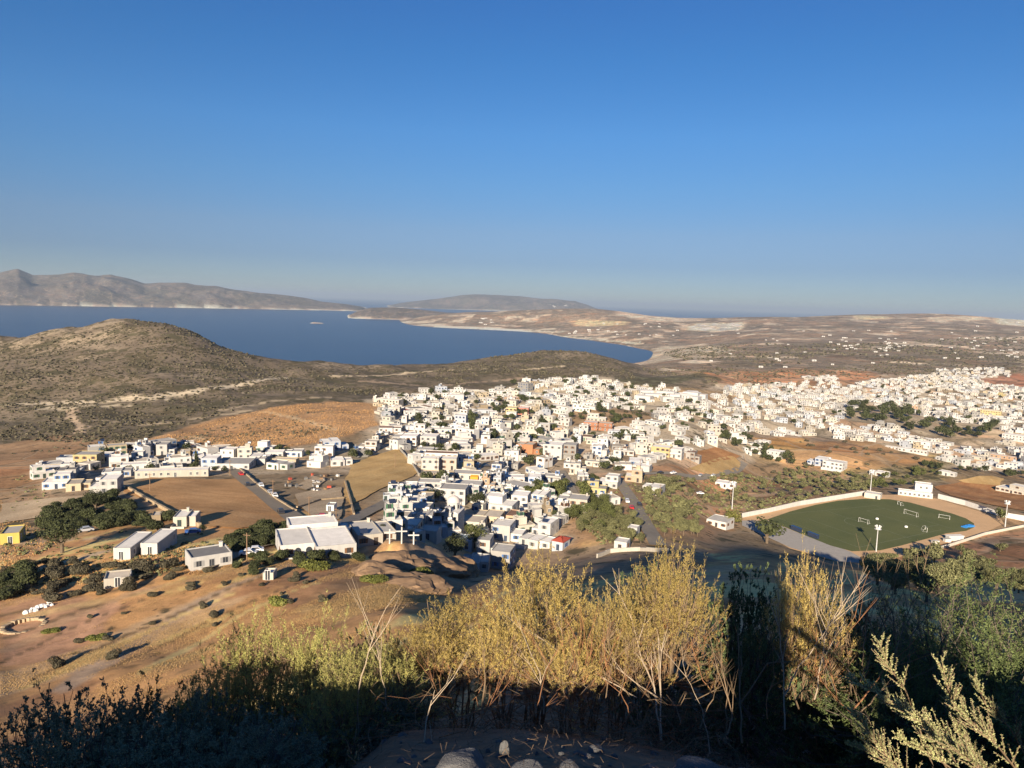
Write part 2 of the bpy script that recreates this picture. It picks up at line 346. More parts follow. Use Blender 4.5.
# far plain on the right
farm = sstep(900, 1500, R2) * sstep(brg(600), brg(700), T2); farm = np.maximum(farm, sstep(2300, 2600, R2))
C = lerp(C, (0.155, 0.125, 0.092), farm); veg = veg + (0.40 - veg) * farm
f1 = fbm(GX, GY * .8, 420, 4, 171); f2 = fbm(GX, GY, 160, 4, 181); f3 = fbm(GX, GY, 700, 4, 191)
C = lerp(C, (0.25, 0.175, 0.11), farm * sstep(.1, .3, f1) * .6)
C = lerp(C, (0.105, 0.09, 0.06), farm * sstep(.05, .3, -f3) * .75)
C = lerp(C, (0.50, 0.42, 0.31), farm * sstep(.20, .36, f2) * .8); C = lerp(C, (0.24, 0.19, 0.14), farm * sstep(.0, .2, fbm(GX, GY, 90, 4, 271)) * .5)
veg = np.where((farm > .5) & (f2 > .28), 0, veg)
ZONES = [  # ground patches seen in the photograph: image polygon, base colour, strength, scrub share
 ([(130,446),(200,425),(270,408),(330,402),(372,404),(378,425),(340,438),(270,450),(200,452),(150,450)], (0.275,0.165,0.083), .9, .14),
 ([(0,445),(60,436),(130,442),(170,447),(120,453),(60,468),(0,476)], (0.215,0.135,0.075), .9, .15),
 ([(0,500),(60,495),(140,496),(120,520),(60,545),(0,560)], (0.225,0.16,0.10), .7, .40),
 ([(30,575),(80,560),(104,548),(100,562),(60,585),(10,600)], (0.37,0.235,0.10), .85, .05),
 ([(0,600),(60,595),(110,608),(90,640),(30,665),(0,668)], (0.31,0.18,0.11), .8, .05),
 ([(380,566),(440,556),(455,575),(430,600),(330,625),(300,610)], (0.37,0.25,0.11), .8, .08),
 ([(290,575),(360,562),(400,575),(330,600),(290,605)], (0.235,0.13,0.07), .7, .10),
 ([(560,416),(600,410),(645,412),(655,424),(620,430),(570,424)], (0.25,0.165,0.09), .9, .25),
 ([(600,476),(690,470),(740,478),(740,515),(700,540),(620,545),(570,530)], (0.30,0.185,0.10), .85, .30),
 ([(660,490),(730,480),(800,478),(868,478),(868,494),(740,514),(690,508)], (0.33,0.215,0.12), .85, .42),
 ([(830,462),(900,452),(960,460),(935,478),(870,485)], (0.22,0.18,0.085), .85, .55),
 ([(775,455),(850,440),(890,447),(935,462),(870,468),(800,466)], (0.33,0.20,0.095), .9, .12),
 ([(760,440),(800,438),(806,448),(780,452)], (0.40,0.24,0.09), .9, .05),
 ([(700,372),(800,368),(870,372),(900,385),(820,388),(720,382)], (0.29,0.16,0.085), .8, .15),
 ([(640,385),(690,388),(740,398),(700,400),(640,392)], (0.25,0.17,0.085), .8, .3),
 ([(620,380),(700,372),(720,380),(660,384)], (0.085,0.085,0.045), .8, .7),
 ([(985,380),(1024,374),(1040,388),(1000,390)], (0.28,0.13,0.075), .9, .1),
 ([(655,352),(665,346),(700,344),(730,350),(700,358),(660,362),(640,364)], (0.47,0.395,0.285), .8, .2),
 ([(700,323),(740,323),(735,330),(690,330)], (0.62,0.52,0.36), .95, 0),
 ([(575,321),(625,322),(622,325),(580,325)], (0.50,0.36,0.20), .95, 0),
 ([(620,314),(660,316),(700,320),(650,321)], (0.55,0.45,0.34), .6, .1),
 ([(930,318),(985,317),(970,320),(935,321)], (0.52,0.40,0.28), .8, 0), ([(1003,321),(1030,320),(1024,326),(1010,325)], (0.68,0.52,0.34), .9, 0),
 ([(860,316),(886,317),(880,319),(862,319)], (0.55,0.43,0.26), .8, 0),
 ([(895,540),(985,536),(1024,530),(1024,585),(960,590),(900,575)], (0.29,0.165,0.09), .85, .35),
 ([(965,577),(1024,568),(1030,600),(975,602)], (0.42,0.285,0.14), .9, .03),
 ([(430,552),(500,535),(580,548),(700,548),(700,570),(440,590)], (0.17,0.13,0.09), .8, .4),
]
VILLZ = [([(370,400),(450,390),(600,378),(700,392),(760,382),(900,374),(1030,378),(1030,470),(940,468),(760,445),(640,490),(560,545),(440,535),(390,530),(400,480),(340,470),(372,440)], (0.34,0.285,0.205), .75, .22), ([(30,474),(60,462),(130,445),(230,448),(340,442),(345,470),(240,475),(140,475),(110,495),(50,494)], (0.33,0.265,0.18), .7, .25)]
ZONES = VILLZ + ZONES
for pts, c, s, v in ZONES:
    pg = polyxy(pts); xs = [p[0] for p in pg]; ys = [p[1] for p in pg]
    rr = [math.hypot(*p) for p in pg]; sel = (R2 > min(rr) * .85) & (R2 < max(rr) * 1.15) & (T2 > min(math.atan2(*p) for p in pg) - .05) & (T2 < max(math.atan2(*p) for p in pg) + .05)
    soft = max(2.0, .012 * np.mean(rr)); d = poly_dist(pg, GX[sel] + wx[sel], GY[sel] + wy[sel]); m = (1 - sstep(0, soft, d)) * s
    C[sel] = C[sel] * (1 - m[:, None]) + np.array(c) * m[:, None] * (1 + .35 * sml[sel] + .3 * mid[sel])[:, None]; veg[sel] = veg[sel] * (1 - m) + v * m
LINES = [  # tracks, banks and terrace lines: image polyline, width in metres, colour
 ([(0,405),(60,404),(100,402),(150,397),(205,389),(250,382),(285,378)], 9, (0.43,0.36,0.25)),
 ([(40,409),(100,406),(130,405)], 8, (0.38,0.32,0.22)), ([(330,376),(390,375),(450,371),(520,370),(565,366)], 7, (0.46,0.37,0.24)),
 ([(360,381),(450,385),(480,382),(520,378)], 6, (0.26,0.19,0.13)), ([(95,420),(150,424),(200,418),(245,411)], 6, (0.30,0.24,0.16)),
 ([(80,433),(70,410)], 5, (0.36,0.27,0.18)), ([(220,410),(270,402),(300,399),(330,398)], 5, (0.30,0.24,0.16)),
 ([(190,436),(215,444),(240,448)], 5, (0.42,0.30,0.17)), ([(262,412),(290,417),(330,428)], 5, (0.43,0.32,0.19)),
 ([(0,652),(60,624),(130,592),(200,578),(260,562)], 3.0, (0.30,0.19,0.11)), ([(60,690),(140,640),(200,600),(260,575),(330,552)], 3.0, (0.27,0.20,0.14)),
 ([(0,641),(90,607),(200,576),(262,556)], 1.1, (0.10, 0.07, 0.04)), ([(30,680),(120,637),(210,597),(300,567),(350,556)], 1.0, (0.11, 0.075, 0.04)), ([(110,668),(200,625),(290,586),(340,572)], .9, (0.11, 0.075, 0.04)),  # thin dark terrace lines, here and below: the steps' shadow painted into their colour
 ([(0,616),(70,598),(150,583)], 1.1, (0.10, 0.07, 0.04)), ([(0,662),(60,634),(150,596)], .9, (0.12, 0.08, 0.045)), ([(20,690),(100,652),(180,615),(240,590)], 1.3, (0.46, 0.32, 0.13)), ([(140,672),(240,615),(320,582)], 1.4, (0.47, 0.33, 0.14)),
 ([(0,626),(60,608),(150,590),(240,566)], 1.6, (0.37,0.255,0.12)), ([(0,543),(40,543),(100,538)], 2, (0.36,0.27,0.17)), ([(40,568),(110,552)], 2.5, (0.31,0.25,0.18)),
 ([(126,490),(165,505),(190,520),(200,527)], 5, (0.40,0.29,0.17)),
 ([(600,474),(680,478),(735,471)], 5, (0.36,0.27,0.18)), ([(655,500),(740,508)], 4, (0.28,0.16,0.09)), ([(690,470),(735,474),(742,462)], 3, (0.40,0.31,0.21)),
 ([(470,328.5),(500,330.5),(540,334),(580,338),(620,341.5),(640,344)], 55, (0.55,0.47,0.35)), ([(468,328),(490,329),(540,331.5),(560,332)], 60, (0.5,0.44,0.34)),
]
for pts, wd, c in LINES:
    pg = polyxy(pts); rr = [math.hypot(*p) for p in pg]; tt = [math.atan2(*p) for p in pg]
    sel = (R2 > min(rr) * .9) & (R2 < max(rr) * 1.1) & (T2 > min(tt) - .03) & (T2 < max(tt) + .03)
    d = poly_dist(pg, GX[sel] + wx[sel] * .4, GY[sel] + wy[sel] * .4, False) / wd * (1 + 1.2 * sml[sel]); m = (1 - sstep(.35, .75, d)) * .85
    C[sel] = C[sel] * (1 - m[:, None]) + np.array(c) * m[:, None]; veg[sel] *= (1 - m)
isl = (R2 > 6000) & (GZ < -150); lowb = np.where(isl, 1 - sstep(-236, -222 + 20 * f2, GZ), 0)
C = lerp(C, (0.60, 0.49, 0.38), lowb * sstep(-.25, .1, fbm(GX, GY, 500, 4, 201)) * .85); veg = veg * (1 - lowb)
outer = sstep(10000, 11000, R2) + sstep(8200, 8400, R2) * (T2 < brg(470)); outer = np.clip(outer, 0, 1)
C = lerp(C, (0.055, 0.052, 0.055), outer * (1 - lowb) * .92); C = lerp(C, (0.055, 0.052, 0.045), outer * (1 - lowb) * sstep(-.05, .10, fbm(GX, GY, 420, 5, 251, .6)) * .9); C = lerp(C, (0.13, 0.11, 0.095), outer * (1 - lowb) * sstep(.1, .25, fbm(GX, GY, 300, 5, 261, .6)) * .7)
for (kx, ky, rad, amp) in KNOLL:
    d = np.hypot(GX - kx, GY - ky) / rad; C = lerp(C, (0.20, 0.14, 0.09), (1 - sstep(.6, 1.05, d)) * sstep(-.2, .1, sml + .1)); veg = np.where(d < 1, veg * .4, veg)

nth, nrr = GX.shape
V = np.stack([GX, GY, GZ + EYE], -1).reshape(-1, 3)
ii, jj = np.meshgrid(np.arange(nth), np.arange(nrr - 1), indexing='ij'); i2 = (ii + 1) % nth
Fq = np.stack([ii * nrr + jj, ii * nrr + jj + 1, i2 * nrr + jj + 1, i2 * nrr + jj], -1).reshape(-1, 4)

def ground_mat():
    m, t, b = new_mat("ground"); L = t.links.new
    co = N(t, "ShaderNodeTexCoord").outputs["Object"]; at = N(t, "ShaderNodeAttribute", attribute_name="Col")
    sp = N(t, "ShaderNodeSeparateXYZ"); L(co, sp.inputs[0]); cb = N(t, "ShaderNodeCombineXYZ"); L(sp.outputs[0], cb.inputs[0]); L(sp.outputs[1], cb.inputs[1]); xy = cb.outputs[0]
    n1 = noise(t, xy, .035, 5); n2 = noise(t, xy, .35, 5, .65); n3 = noise(t, xy, 4.0, 4, .6)
    f = mathn(t, 'ADD', mathn(t, 'ADD', mathn(t, 'MULTIPLY', n1, .35), mathn(t, 'MULTIPLY', n2, .4)), mathn(t, 'MULTIPLY', n3, .25))
    c = mixc(t, 1.0, at.outputs["Color"], ramp(t, f, .34, .66, .5, 1.5), 'MULTIPLY')
    veg = at.outputs["Alpha"]; pl = N(t, "ShaderNodeAttribute", attribute_name="Plot").outputs["Fac"]
    for ps, pw, lo, hi in ((.011, .05, .72, 1.30), (.030, .05, .78, 1.25)):
        pw_ = N(t, "ShaderNodeVectorMath", operation='MULTIPLY_ADD'); pn = N(t, "ShaderNodeTexNoise"); pn.inputs["Scale"].default_value = ps; L(xy, pn.inputs["Vector"]); L(pn.outputs["Color"], pw_.inputs[0]); pw_.inputs[1].default_value = (.35/ps, .35/ps, 0); L(xy, pw_.inputs[2])
        ve = N(t, "ShaderNodeTexVoronoi", feature='DISTANCE_TO_EDGE'); vc = N(t, "ShaderNodeTexVoronoi")
        for v_ in (ve, vc): v_.inputs["Scale"].default_value = ps; L(pw_.outputs[0], v_.inputs["Vector"])
        gr = N(t, "ShaderNodeSeparateColor"); L(vc.outputs["Color"], gr.inputs[0])
        c = mixc(t, pl, c, mixc(t, 1.0, c, ramp(t, gr.outputs[0], 0, 1, lo, hi), 'MULTIPLY'))
        c = mixc(t, mathn(t, 'MULTIPLY', pl, ramp(t, gr.outputs[1], .55, .9, 0, .45)), c, mixc(t, 1.0, c, (1.25, .92, .72), 'MULTIPLY'))
        c = mixc(t, mathn(t, 'MULTIPLY', pl, ramp(t, ve.outputs["Distance"], .02, pw, .6, 0)), c, mixc(t, ramp(t, gr.outputs[2], .4, .6), (0.40, 0.32, 0.22), (0.075, 0.068, 0.04)))
    wn = N(t, "ShaderNodeTexNoise"); wn.inputs["Scale"].default_value = .25; L(xy, wn.inputs["Vector"])
    wv = N(t, "ShaderNodeVectorMath", operation='MULTIPLY_ADD'); L(wn.outputs["Color"], wv.inputs[0]); wv.inputs[1].default_value = (4, 4, 0); L(xy, wv.inputs[2])
    dens = ramp(t, noise(t, xy, .022, 4), .3, .7, .35, 1.45); vd = mathn(t, 'MULTIPLY', veg, dens)
    for sc_, k, col in ((.16, .78, (0.058, 0.050, 0.028)), (.42, .62, (0.075, 0.060, 0.035)), (.045, .55, (0.062, 0.056, 0.032))):
        vo = N(t, "ShaderNodeTexVoronoi"); vo.inputs["Scale"].default_value = sc_; L(wv.outputs[0], vo.inputs["Vector"])
        th_ = mathn(t, 'MULTIPLY', vd, k)
        mk = ramp(t, mathn(t, 'SUBTRACT', th_, vo.outputs["Distance"]), -.05, .07)
        cj = mixc(t, ramp(t, vo.outputs["Color"], 0, 1, 0, .8), col, tuple(1.9 * q for q in col))
        c = mixc(t, mathn(t, 'MULTIPLY', mk, .85), c, cj)
    L(c, b.inputs["Base Color"]); b.inputs["Roughness"].default_value = .95; b.inputs["Specular IOR Level"].default_value = .08
    bn = N(t, "ShaderNodeBump"); bn.inputs["Strength"].default_value = .8; bn.inputs["Distance"].default_value = .35; L(f, bn.inputs["Height"]); L(bn.outputs[0], b.inputs["Normal"])
    return m
GAIN = 1.5
terrain = mesh_obj("terrain", V, Fq, ground_mat(), smooth=True); tag(terrain, kind="structure", label="dry brown hillsides, plain and islands around the bay")
ca = terrain.data.color_attributes.new("Col", 'FLOAT_COLOR', 'POINT')
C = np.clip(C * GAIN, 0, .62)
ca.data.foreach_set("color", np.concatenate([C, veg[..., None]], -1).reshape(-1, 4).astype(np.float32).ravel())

plot = np.maximum(farm * (R2 < 9000) * (f2 < .3), sstep(300, 380, R2) * (1 - sstep(brg(560), brg(640), -T2) * 0) * (1 - hillm) * .8); plot = plot * (1 - lowb)
pa = terrain.data.attributes.new("Plot", 'FLOAT', 'POINT'); pa.data.foreach_set("value", plot.reshape(-1).astype(np.float32))
# ------------------------------------------------------------------ the sea and the air
def sea_mat():
    m, t, b = new_mat("sea_water"); L = t.links.new
    co = N(t, "ShaderNodeTexCoord").outputs["Object"]; n = noise(t, co, .0012, 5, .6)
    L(mixc(t, ramp(t, n, .35, .65), (0.006, 0.036, 0.092), (0.010, 0.046, 0.110)), b.inputs["Base Color"])
    b.inputs["Roughness"].default_value = .28; b.inputs["IOR"].default_value = 1.33; b.inputs["Specular IOR Level"].default_value = .22
    bn = N(t, "ShaderNodeBump"); bn.inputs["Strength"].default_value = 1.0; bn.inputs["Distance"].default_value = 1.2
    L(noise(t, co, .09, 4, .6), bn.inputs["Height"]); L(bn.outputs[0], b.inputs["Normal"]); return m
rs = [1200, 3000, 6000, 12000, 25000, 50000, 90000]; k = 96; sv = [(math.sin(2*math.pi*j/k) * r, math.cos(2*math.pi*j/k) * r, 0) for r in rs for j in range(k)]
sf = [(i*k+j, i*k+(j+1)%k, (i+1)*k+(j+1)%k, (i+1)*k+j) for i in range(len(rs)-1) for j in range(k)]
tag(mesh_obj("sea", sv, [tuple(reversed(f)) for f in sf], sea_mat()), "calm blue bay and open sea beyond the hills", kind="structure")
hz = MB(); hz.box(-95000, 95000, -95000, 95000, -12, 480)
hm = bpy.data.materials.new("haze"); hm.use_nodes = True; ht = hm.node_tree; ht.nodes.clear()
ho = ht.nodes.new("ShaderNodeOutputMaterial"); pv = ht.nodes.new("ShaderNodeVolumePrincipled")
pv.inputs["Color"].default_value = (0.50, 0.63, 0.79, 1); pv.inputs["Density"].default_value = 3.9e-5; pv.inputs["Anisotropy"].default_value = 0.1
ht.links.new(pv.outputs[0], ho.inputs["Volume"])
hzo = hz.build("haze", hm); tag(hzo, "thin blue sea haze over the whole bay", kind="stuff")

# ------------------------------------------------------------------ fields, roads, yards: sheets laid on the ground
def sheet(name, pts, m, off=.25, step=None, wob=0.0, label=None, flat=None, rmin=15.0, xy=None):
    pg = xy or polyxy(pts, rmin)
    per = []
    for i, p in enumerate(pg):
        q = pg[(i + 1) % len(pg)]; L = math.hypot(q[0]-p[0], q[1]-p[1]); st = step or max(2.5, .012 * math.hypot(*p)); n = max(1, int(L / st))
        for a in range(n): per.append((p[0] + (q[0]-p[0]) * a / n, p[1] + (q[1]-p[1]) * a / n))
    per = np.array(per)
    if wob: per = per + np.stack([fbm(per[:,0], per[:,1], 9, 3, 211), fbm(per[:,0], per[:,1], 9, 3, 221)], -1) * wob
    st = step or max(2.5, .012 * np.mean(np.hypot(per[:,0], per[:,1])))
    gx, gy = np.meshgrid(np.arange(per[:,0].min(), per[:,0].max(), st), np.arange(per[:,1].min(), per[:,1].max(), st)); gx = gx.ravel(); gy = gy.ravel()
    pl = [tuple(p) for p in per]; ok = inside(pl, gx, gy); gx, gy = gx[ok], gy[ok]
    keep = poly_dist(pl, gx, gy, False) > st * .4; gx, gy = gx[keep], gy[keep]
    allp = [Vector(p) for p in pl] + [Vector((a, b)) for a, b in zip(gx, gy)]; n = len(pl)
    v2, e, f, *_ = delaunay_2d_cdt(allp, [(i, (i+1) % n) for i in range(n)], [], 1, 1e-4)
    X = np.array([v.x for v in v2]); Y = np.array([v.y for v in v2]); Z = (H(X, Y) if flat is None else np.full(len(X), flat)) + EYE + off
    o = mesh_obj(name, np.stack([X, Y, Z], -1), [tuple(q) for q in f], m, smooth=True)
    if o.data.polygons and o.data.polygons[0].normal.z < 0: o.data.flip_normals()
    tag(o, label, kind="structure"); return o
def ribbon(name, pts, wd, m, off=.3, label=None, xy=None):
    pg = xy or polyxy(pts); P = []
    for a, b in zip(pg, pg[1:]):
        n = max(1, int(math.hypot(b[0]-a[0], b[1]-a[1]) / 3))
        for i in range(n): P.append((a[0] + (b[0]-a[0]) * i / n, a[1] + (b[1]-a[1]) * i / n))
    P.append(pg[-1]); P = np.array(P); ks = min(9, len(P) // 3)
    if ks >= 3:
        pp = np.concatenate([np.repeat(P[:1], ks // 2, 0), P, np.repeat(P[-1:], ks // 2, 0)]); kk = np.ones(ks) / ks
        P = np.stack([np.convolve(pp[:, i], kk, 'valid') for i in (0, 1)], -1)[:len(P)]
    d = np.gradient(P, axis=0); d /= np.hypot(d[:,0], d[:,1])[:, None] + 1e-9; nrm = np.stack([-d[:,1], d[:,0]], -1)
    vs_ = []; 
    for k_ in (-.5, -.17, .17, .5):
        q = P + nrm * wd * k_; vs_.append(np.stack([q[:,0], q[:,1], H(q[:,0], q[:,1]) + EYE + off], -1))
    vs_ = np.stack(vs_, 1); n = len(P); fc = [(i*4+c, (i+1)*4+c, (i+1)*4+c+1, i*4+c+1) for i in range(n-1) for c in range(3)]
    o = mesh_obj(name, vs_.reshape(-1, 3), fc, m, smooth=True)
    if o.data.polygons[0].normal.z < 0: o.data.flip_normals()
    return tag(o, label, kind="structure")
# ------------------------------------------------------------------ fields, roads, football ground
M = {}
def furrow_mat(name, c1, c2, ang, per=1.1, amt=.35):
    m, t, b = new_mat(name); co = N(t, "ShaderNodeTexCoord").outputs["Object"]
    mp = N(t, "ShaderNodeMapping"); mp.inputs["Rotation"].default_value = (0, 0, ang); t.links.new(co, mp.inputs[0])
    wv = N(t, "ShaderNodeTexWave", wave_type='BANDS', bands_direction='X'); wv.inputs["Scale"].default_value = 1 / per; wv.inputs["Distortion"].default_value = 3.0; wv.inputs["Detail"].default_value = 3; wv.inputs["Detail Scale"].default_value = .4
    t.links.new(mp.outputs[0], wv.inputs["Vector"])
    sp = N(t, "ShaderNodeMapping"); sp.inputs["Scale"].default_value = (1, .12, 1); t.links.new(mp.outputs[0], sp.inputs[0])
    c = mixc(t, ramp(t, noise(t, sp.outputs[0], .30, 5, .6), .32, .68), c1, c2); c = mixc(t, 1.0, c, ramp(t, noise(t, co, 1.6, 4), .3, .7, .75, 1.22), 'MULTIPLY')
    c = mixc(t, 1.0, c, ramp(t, noise(t, co, .045, 3), .3, .7, .78, 1.18), 'MULTIPLY')
    c = mixc(t, amt, c, mixc(t, 1.0, c, ramp(t, wv.outputs["Fac"], 0, 1, .6, 1.25), 'MULTIPLY'))
    t.links.new(c, b.inputs["Base Color"]); b.inputs["Roughness"].default_value = .95; b.inputs["Specular IOR Level"].default_value = .05
    return m
M['plough'] = furrow_mat("ploughed_soil", (0.46, 0.255, 0.11), (0.56, 0.335, 0.155), math.radians(-62), 1.6, .6)
M['gold'] = furrow_mat("dry_stubble", (0.50, 0.32, 0.13), (0.58, 0.40, 0.18), math.radians(20), 2.2, .2)
M['red'] = furrow_mat("red_soil", (0.35, 0.165, 0.07), (0.46, 0.25, 0.11), math.radians(40), 1.8, .4)
M['dust'] = furrow_mat("dusty_yard", (0.46, 0.34, 0.21), (0.54, 0.42, 0.27), 0.3, 2.5, .15)
M['asphalt'] = mat("old_asphalt", (0.27, 0.225, 0.165), .9, .15, .4, .1)
M['lane'] = mat("lane_concrete", (0.27, 0.235, 0.185), .9, .15, .4, .1)
M['sand'] = mat("running_track_sand", (0.55, 0.365, 0.205), .95, .12, .12, .05)
M['conc'] = mat("concrete", (0.33, 0.31, 0.28), .9, .15, .7, .15)
M['stone'] = mat("dry_stone", (0.34, 0.265, 0.175), .95, .4, 1.1, .1, bump=.6)
M['line'] = mat("pitch_paint", (0.20, 0.22, 0.15), .8, .15, 1, .1)

sheet("ploughed_field", [(124,488),(150,478),(196,480),(250,479),(262,490),(280,508),(292,522),(240,529),(203,527),(175,512),(146,502),(126,493)], M['plough'], .35, wob=1.5, label="large ploughed brown field sloping below the long white wall")
sheet("stubble_field", [(345,482),(352,464),(378,455),(398,449),(410,462),(418,474),(400,482),(375,492),(352,506),(346,500)], M['gold'], .4, wob=1.5, label="golden stubble field left of the village centre")
sheet("dry_yard", [(296,495),(318,490),(342,488),(344,500),(340,520),(318,522),(300,507)], M['dust'], .4, wob=1.2, label="bare dusty yard behind the scrap heap")
sheet("dry_yard", [(296,487),(312,476),(326,480),(320,486),(306,491)], M['dust'], .4, wob=1.0, label="small bare yard above the scrap heap")
sheet("grey_field", [(0,505),(40,500),(88,496),(76,508),(40,518),(0,524)], M['dust'], .35, wob=1.2, label="pale bare field at the far left")
sheet("red_field", [(688,469),(712,460),(733,456),(741,464),(738,472),(712,475)], M['gold'], .45, wob=1.5, label="round orange stubble field above the olive orchard")
sheet("red_field", [(690,452),(716,448),(742,457),(733,460),(712,463),(704,468)], M['red'], .45, wob=1.5, label="red earth cutting beside the new house")
sheet("red_field", [(934,487),(962,482),(1000,486),(1030,492),(1030,512),(985,504),(950,496)], M['red'], .45, wob=1.5, label="red ploughed field behind the stadium wall")
sheet("stubble_field", [(958,481),(990,476),(1004,479),(1000,486),(964,483)], M['gold'], .5, wob=1.2, label="small golden field above the red field")
road_px = [(222,462),(232,468),(246,481),(262,493),(280,508),(292,517),(300,524)]
ribbon("road", road_px, 7.0, M['asphalt'], .5, "grey road running down past the ploughed field")
sheet("road_junction", [(288,519),(300,517),(312,523),(330,528),(338,532),(300,540),(268,541),(255,538),(285,528)], M['asphalt'], .55, label="wide road junction above the villa")
ribbon("lane", [(338,530),(352,520),(375,509),(392,500)], 5, M['lane'], .5, "lane into the village"); ribbon("lane", [(196,572),(222,562),(252,549),(285,541)], 5, M['asphalt'], .55, "road curving behind the white block")
ribbon("street", [(444,512),(452,505),(462,493),(474,482),(486,470),(496,462)], 6, M['asphalt'], .5, "shaded village street climbing from the church")
ribbon("street", [(660,548),(650,532),(640,515),(632,500),(622,486),(612,474)], 6, M['lane'], .5, "dark street dropping along the orchard")
ribbon("street", [(560,470),(566,480),(572,492),(580,505)], 5, M['lane'], .5, "narrow shaded village street")
ribbon("lane", [(600,478),(650,474),(690,478),(735,472),(745,462)], 5, M['lane'], .45, "pale lane above the orchard")

PZ = PITCH_Z + EYE
pit = lambda *pts: [on_plane(*p) for p in pts]
yard = pit((738,519),(800,506),(868,495.5),(900,495),(936,499),(1000,518),(1004,524),(985,533),(940,545),(905,556),(880,564),(850,566),(790,549))
sheet("sand_track", None, M['sand'], .25, 5, flat=PITCH_Z, xy=yard, label="sandy track ringing the football pitch")
sheet("concrete_yard", None, M['conc'], .29, 5, flat=PITCH_Z, xy=pit((742,521),(768,521),(800,534),(850,552),(868,562),(850,565.5),(790,548),(742,526)), label="shaded concrete apron beside the pitch")
def pitch_mat():
    m, t, b = new_mat("pitch_turf"); co = N(t, "ShaderNodeTexCoord").outputs["Object"]
    c = mixc(t, ramp(t, noise(t, co, .05, 4), .35, .65), (0.088, 0.104, 0.042), (0.115, 0.125, 0.050)); c = mixc(t, 1.0, c, ramp(t, noise(t, co, 1.2, 3), .3, .7, .88, 1.12), 'MULTIPLY')
    t.links.new(c, b.inputs["Base Color"]); b.inputs["Roughness"].default_value = .9; b.inputs["Specular IOR Level"].default_value = .1; return m
M['turf'] = pitch_mat()
turf = pit((767,520),(790,512),(815,505.5),(838,501.2),(866,499.2),(890,499.8),(910,503),(932,509),(952,514),(966,519),(974,524),(974,528),(966,531.5),(946,534),(930,538.5),(900,546.5),(880,551),(852,552),(830,546),(800,534))
sheet("football_pitch", None, M['turf'], .33, 4, flat=PITCH_Z, xy=turf, label="dark green football pitch")
PA = np.array(on_plane(812,531)); PB = np.array(on_plane(911,517)); PU = PB - PA; PL = np.hypot(*PU); PU = PU / PL; PV = np.array([-PU[1], PU[0]])
def pp(u, v): q = PA + PU * u + PV * v; return q[0], q[1]
lm = MB()
def pline(u0, v0, u1, v1, wd=.18):
    d = np.array([u1-u0, v1-v0], float); L = np.hypot(*d); n = np.array([-d[1], d[0]]) / L * wd / 2
    lm.quad([(*pp(u0+a*n[0], v0+a*n[1]), PZ+.37) if e == 0 else (*pp(u1+a*n[0], v1+a*n[1]), PZ+.37) for e, a in ((0,-1),(1,-1),(1,1),(0,1))])
for u0, v0, u1, v1 in ((0,-27,0,27),(PL,-22,PL,22),(0,27,PL,22),(PL/2,-27,PL/2,24),(0,-27,PL*.9,-22),(PL-14,-16,PL-14,16),(PL-14,16,PL,16),(PL-14,-16,PL,-16),(14,-16,14,16)): pline(u0,v0,u1,v1)
for i in range(24):
    a, b2 = 2*math.pi*i/24, 2*math.pi*(i+1)/24; pline(PL/2+9*math.cos(a), 9*math.sin(a), PL/2+9*math.cos(b2), 9*math.sin(b2))
tag(lm.build("pitch_markings", M['line']), "thin worn lines on the football pitch", kind="structure")

# ------------------------------------------------------------------ houses
WALLS = {'white': (0.506,0.498,0.480), 'cream': (0.419,0.354,0.253), 'grey': (0.289,0.281,0.267), 'ivory': (0.462,0.433,0.375), 'yellow': (0.477,0.375,0.101), 'pale yellow': (0.448,0.383,0.202), 'orange': (0.36,0.17,0.09), 'pink': (0.36,0.15,0.115), 'brick': (0.303,0.144,0.087), 'bluish white': (0.405,0.433,0.477), 'peach': (0.419,0.289,0.195), 'stone': (0.260,0.209,0.144)}
ROOFS = {'white': (0.70,0.67,0.61), 'grey': (0.404,0.387,0.353), 'beige': (0.473,0.413,0.327), 'brown': (0.241,0.146,0.103), 'red': (0.361,0.073,0.047), 'dark': (0.163,0.159,0.155), 'blue': (0.258,0.327,0.404)}
def wall_mat(n, c):
    m, t, b = new_mat("wall_" + n.replace(" ", "_")); co = N(t, "ShaderNodeTexCoord").outputs["Object"]
    oi = N(t, "ShaderNodeObjectInfo").outputs["Random"]
    mp = N(t, "ShaderNodeMapping"); mp.inputs["Scale"].default_value = (1, 1, .25); t.links.new(co, mp.inputs[0])
    st = noise(t, mp.outputs[0], .9, 5, .6); c2 = mixc(t, 1.0, c, ramp(t, st, .3, .7, .84, 1.05), 'MULTIPLY')
    c2 = mixc(t, 1.0, c2, ramp(t, oi, 0, 1, .72, 1.06), 'MULTIPLY'); t.links.new(c2, b.inputs["Base Color"]); b.inputs["Roughness"].default_value = .9; b.inputs["Specular IOR Level"].default_value = .15
    return m
WM = {k: wall_mat(k, c) for k, c in WALLS.items()}
RM_ = {k: mat("roof_" + k, c, .9, .16, .5, .15, rand=.18) for k, c in ROOFS.items()}
PANE = mat("window_glass", (0.035, 0.04, 0.048), .2, .2, 1, .5)
SHUT = {'blue': (0.06,0.13,0.30), 'green': (0.05,0.12,0.07), 'brown': (0.14,0.07,0.035), 'grey': (0.25,0.25,0.25), 'white': (0.7,0.7,0.68)}
SM = {k: mat("paint_" + k, c, .6, .1, 2, .3) for k, c in SHUT.items()}
M['metal'] = mat("galvanised_metal", (0.45, 0.45, 0.45), .45, .1, 2, .5); M['tank'] = mat("tank_white", (0.62, 0.62, 0.60), .5, .1, 1, .3)
M['panel'] = mat("solar_glass", (0.02, 0.03, 0.06), .15, .1, 1, .6); M['awn'] = mat("awning_orange", (0.75, 0.27, 0.04), .8, .08, 1, .1); M['wood'] = mat("old_wood", (0.20, 0.13, 0.08), .8, .25, 2, .2)
WIN = {}
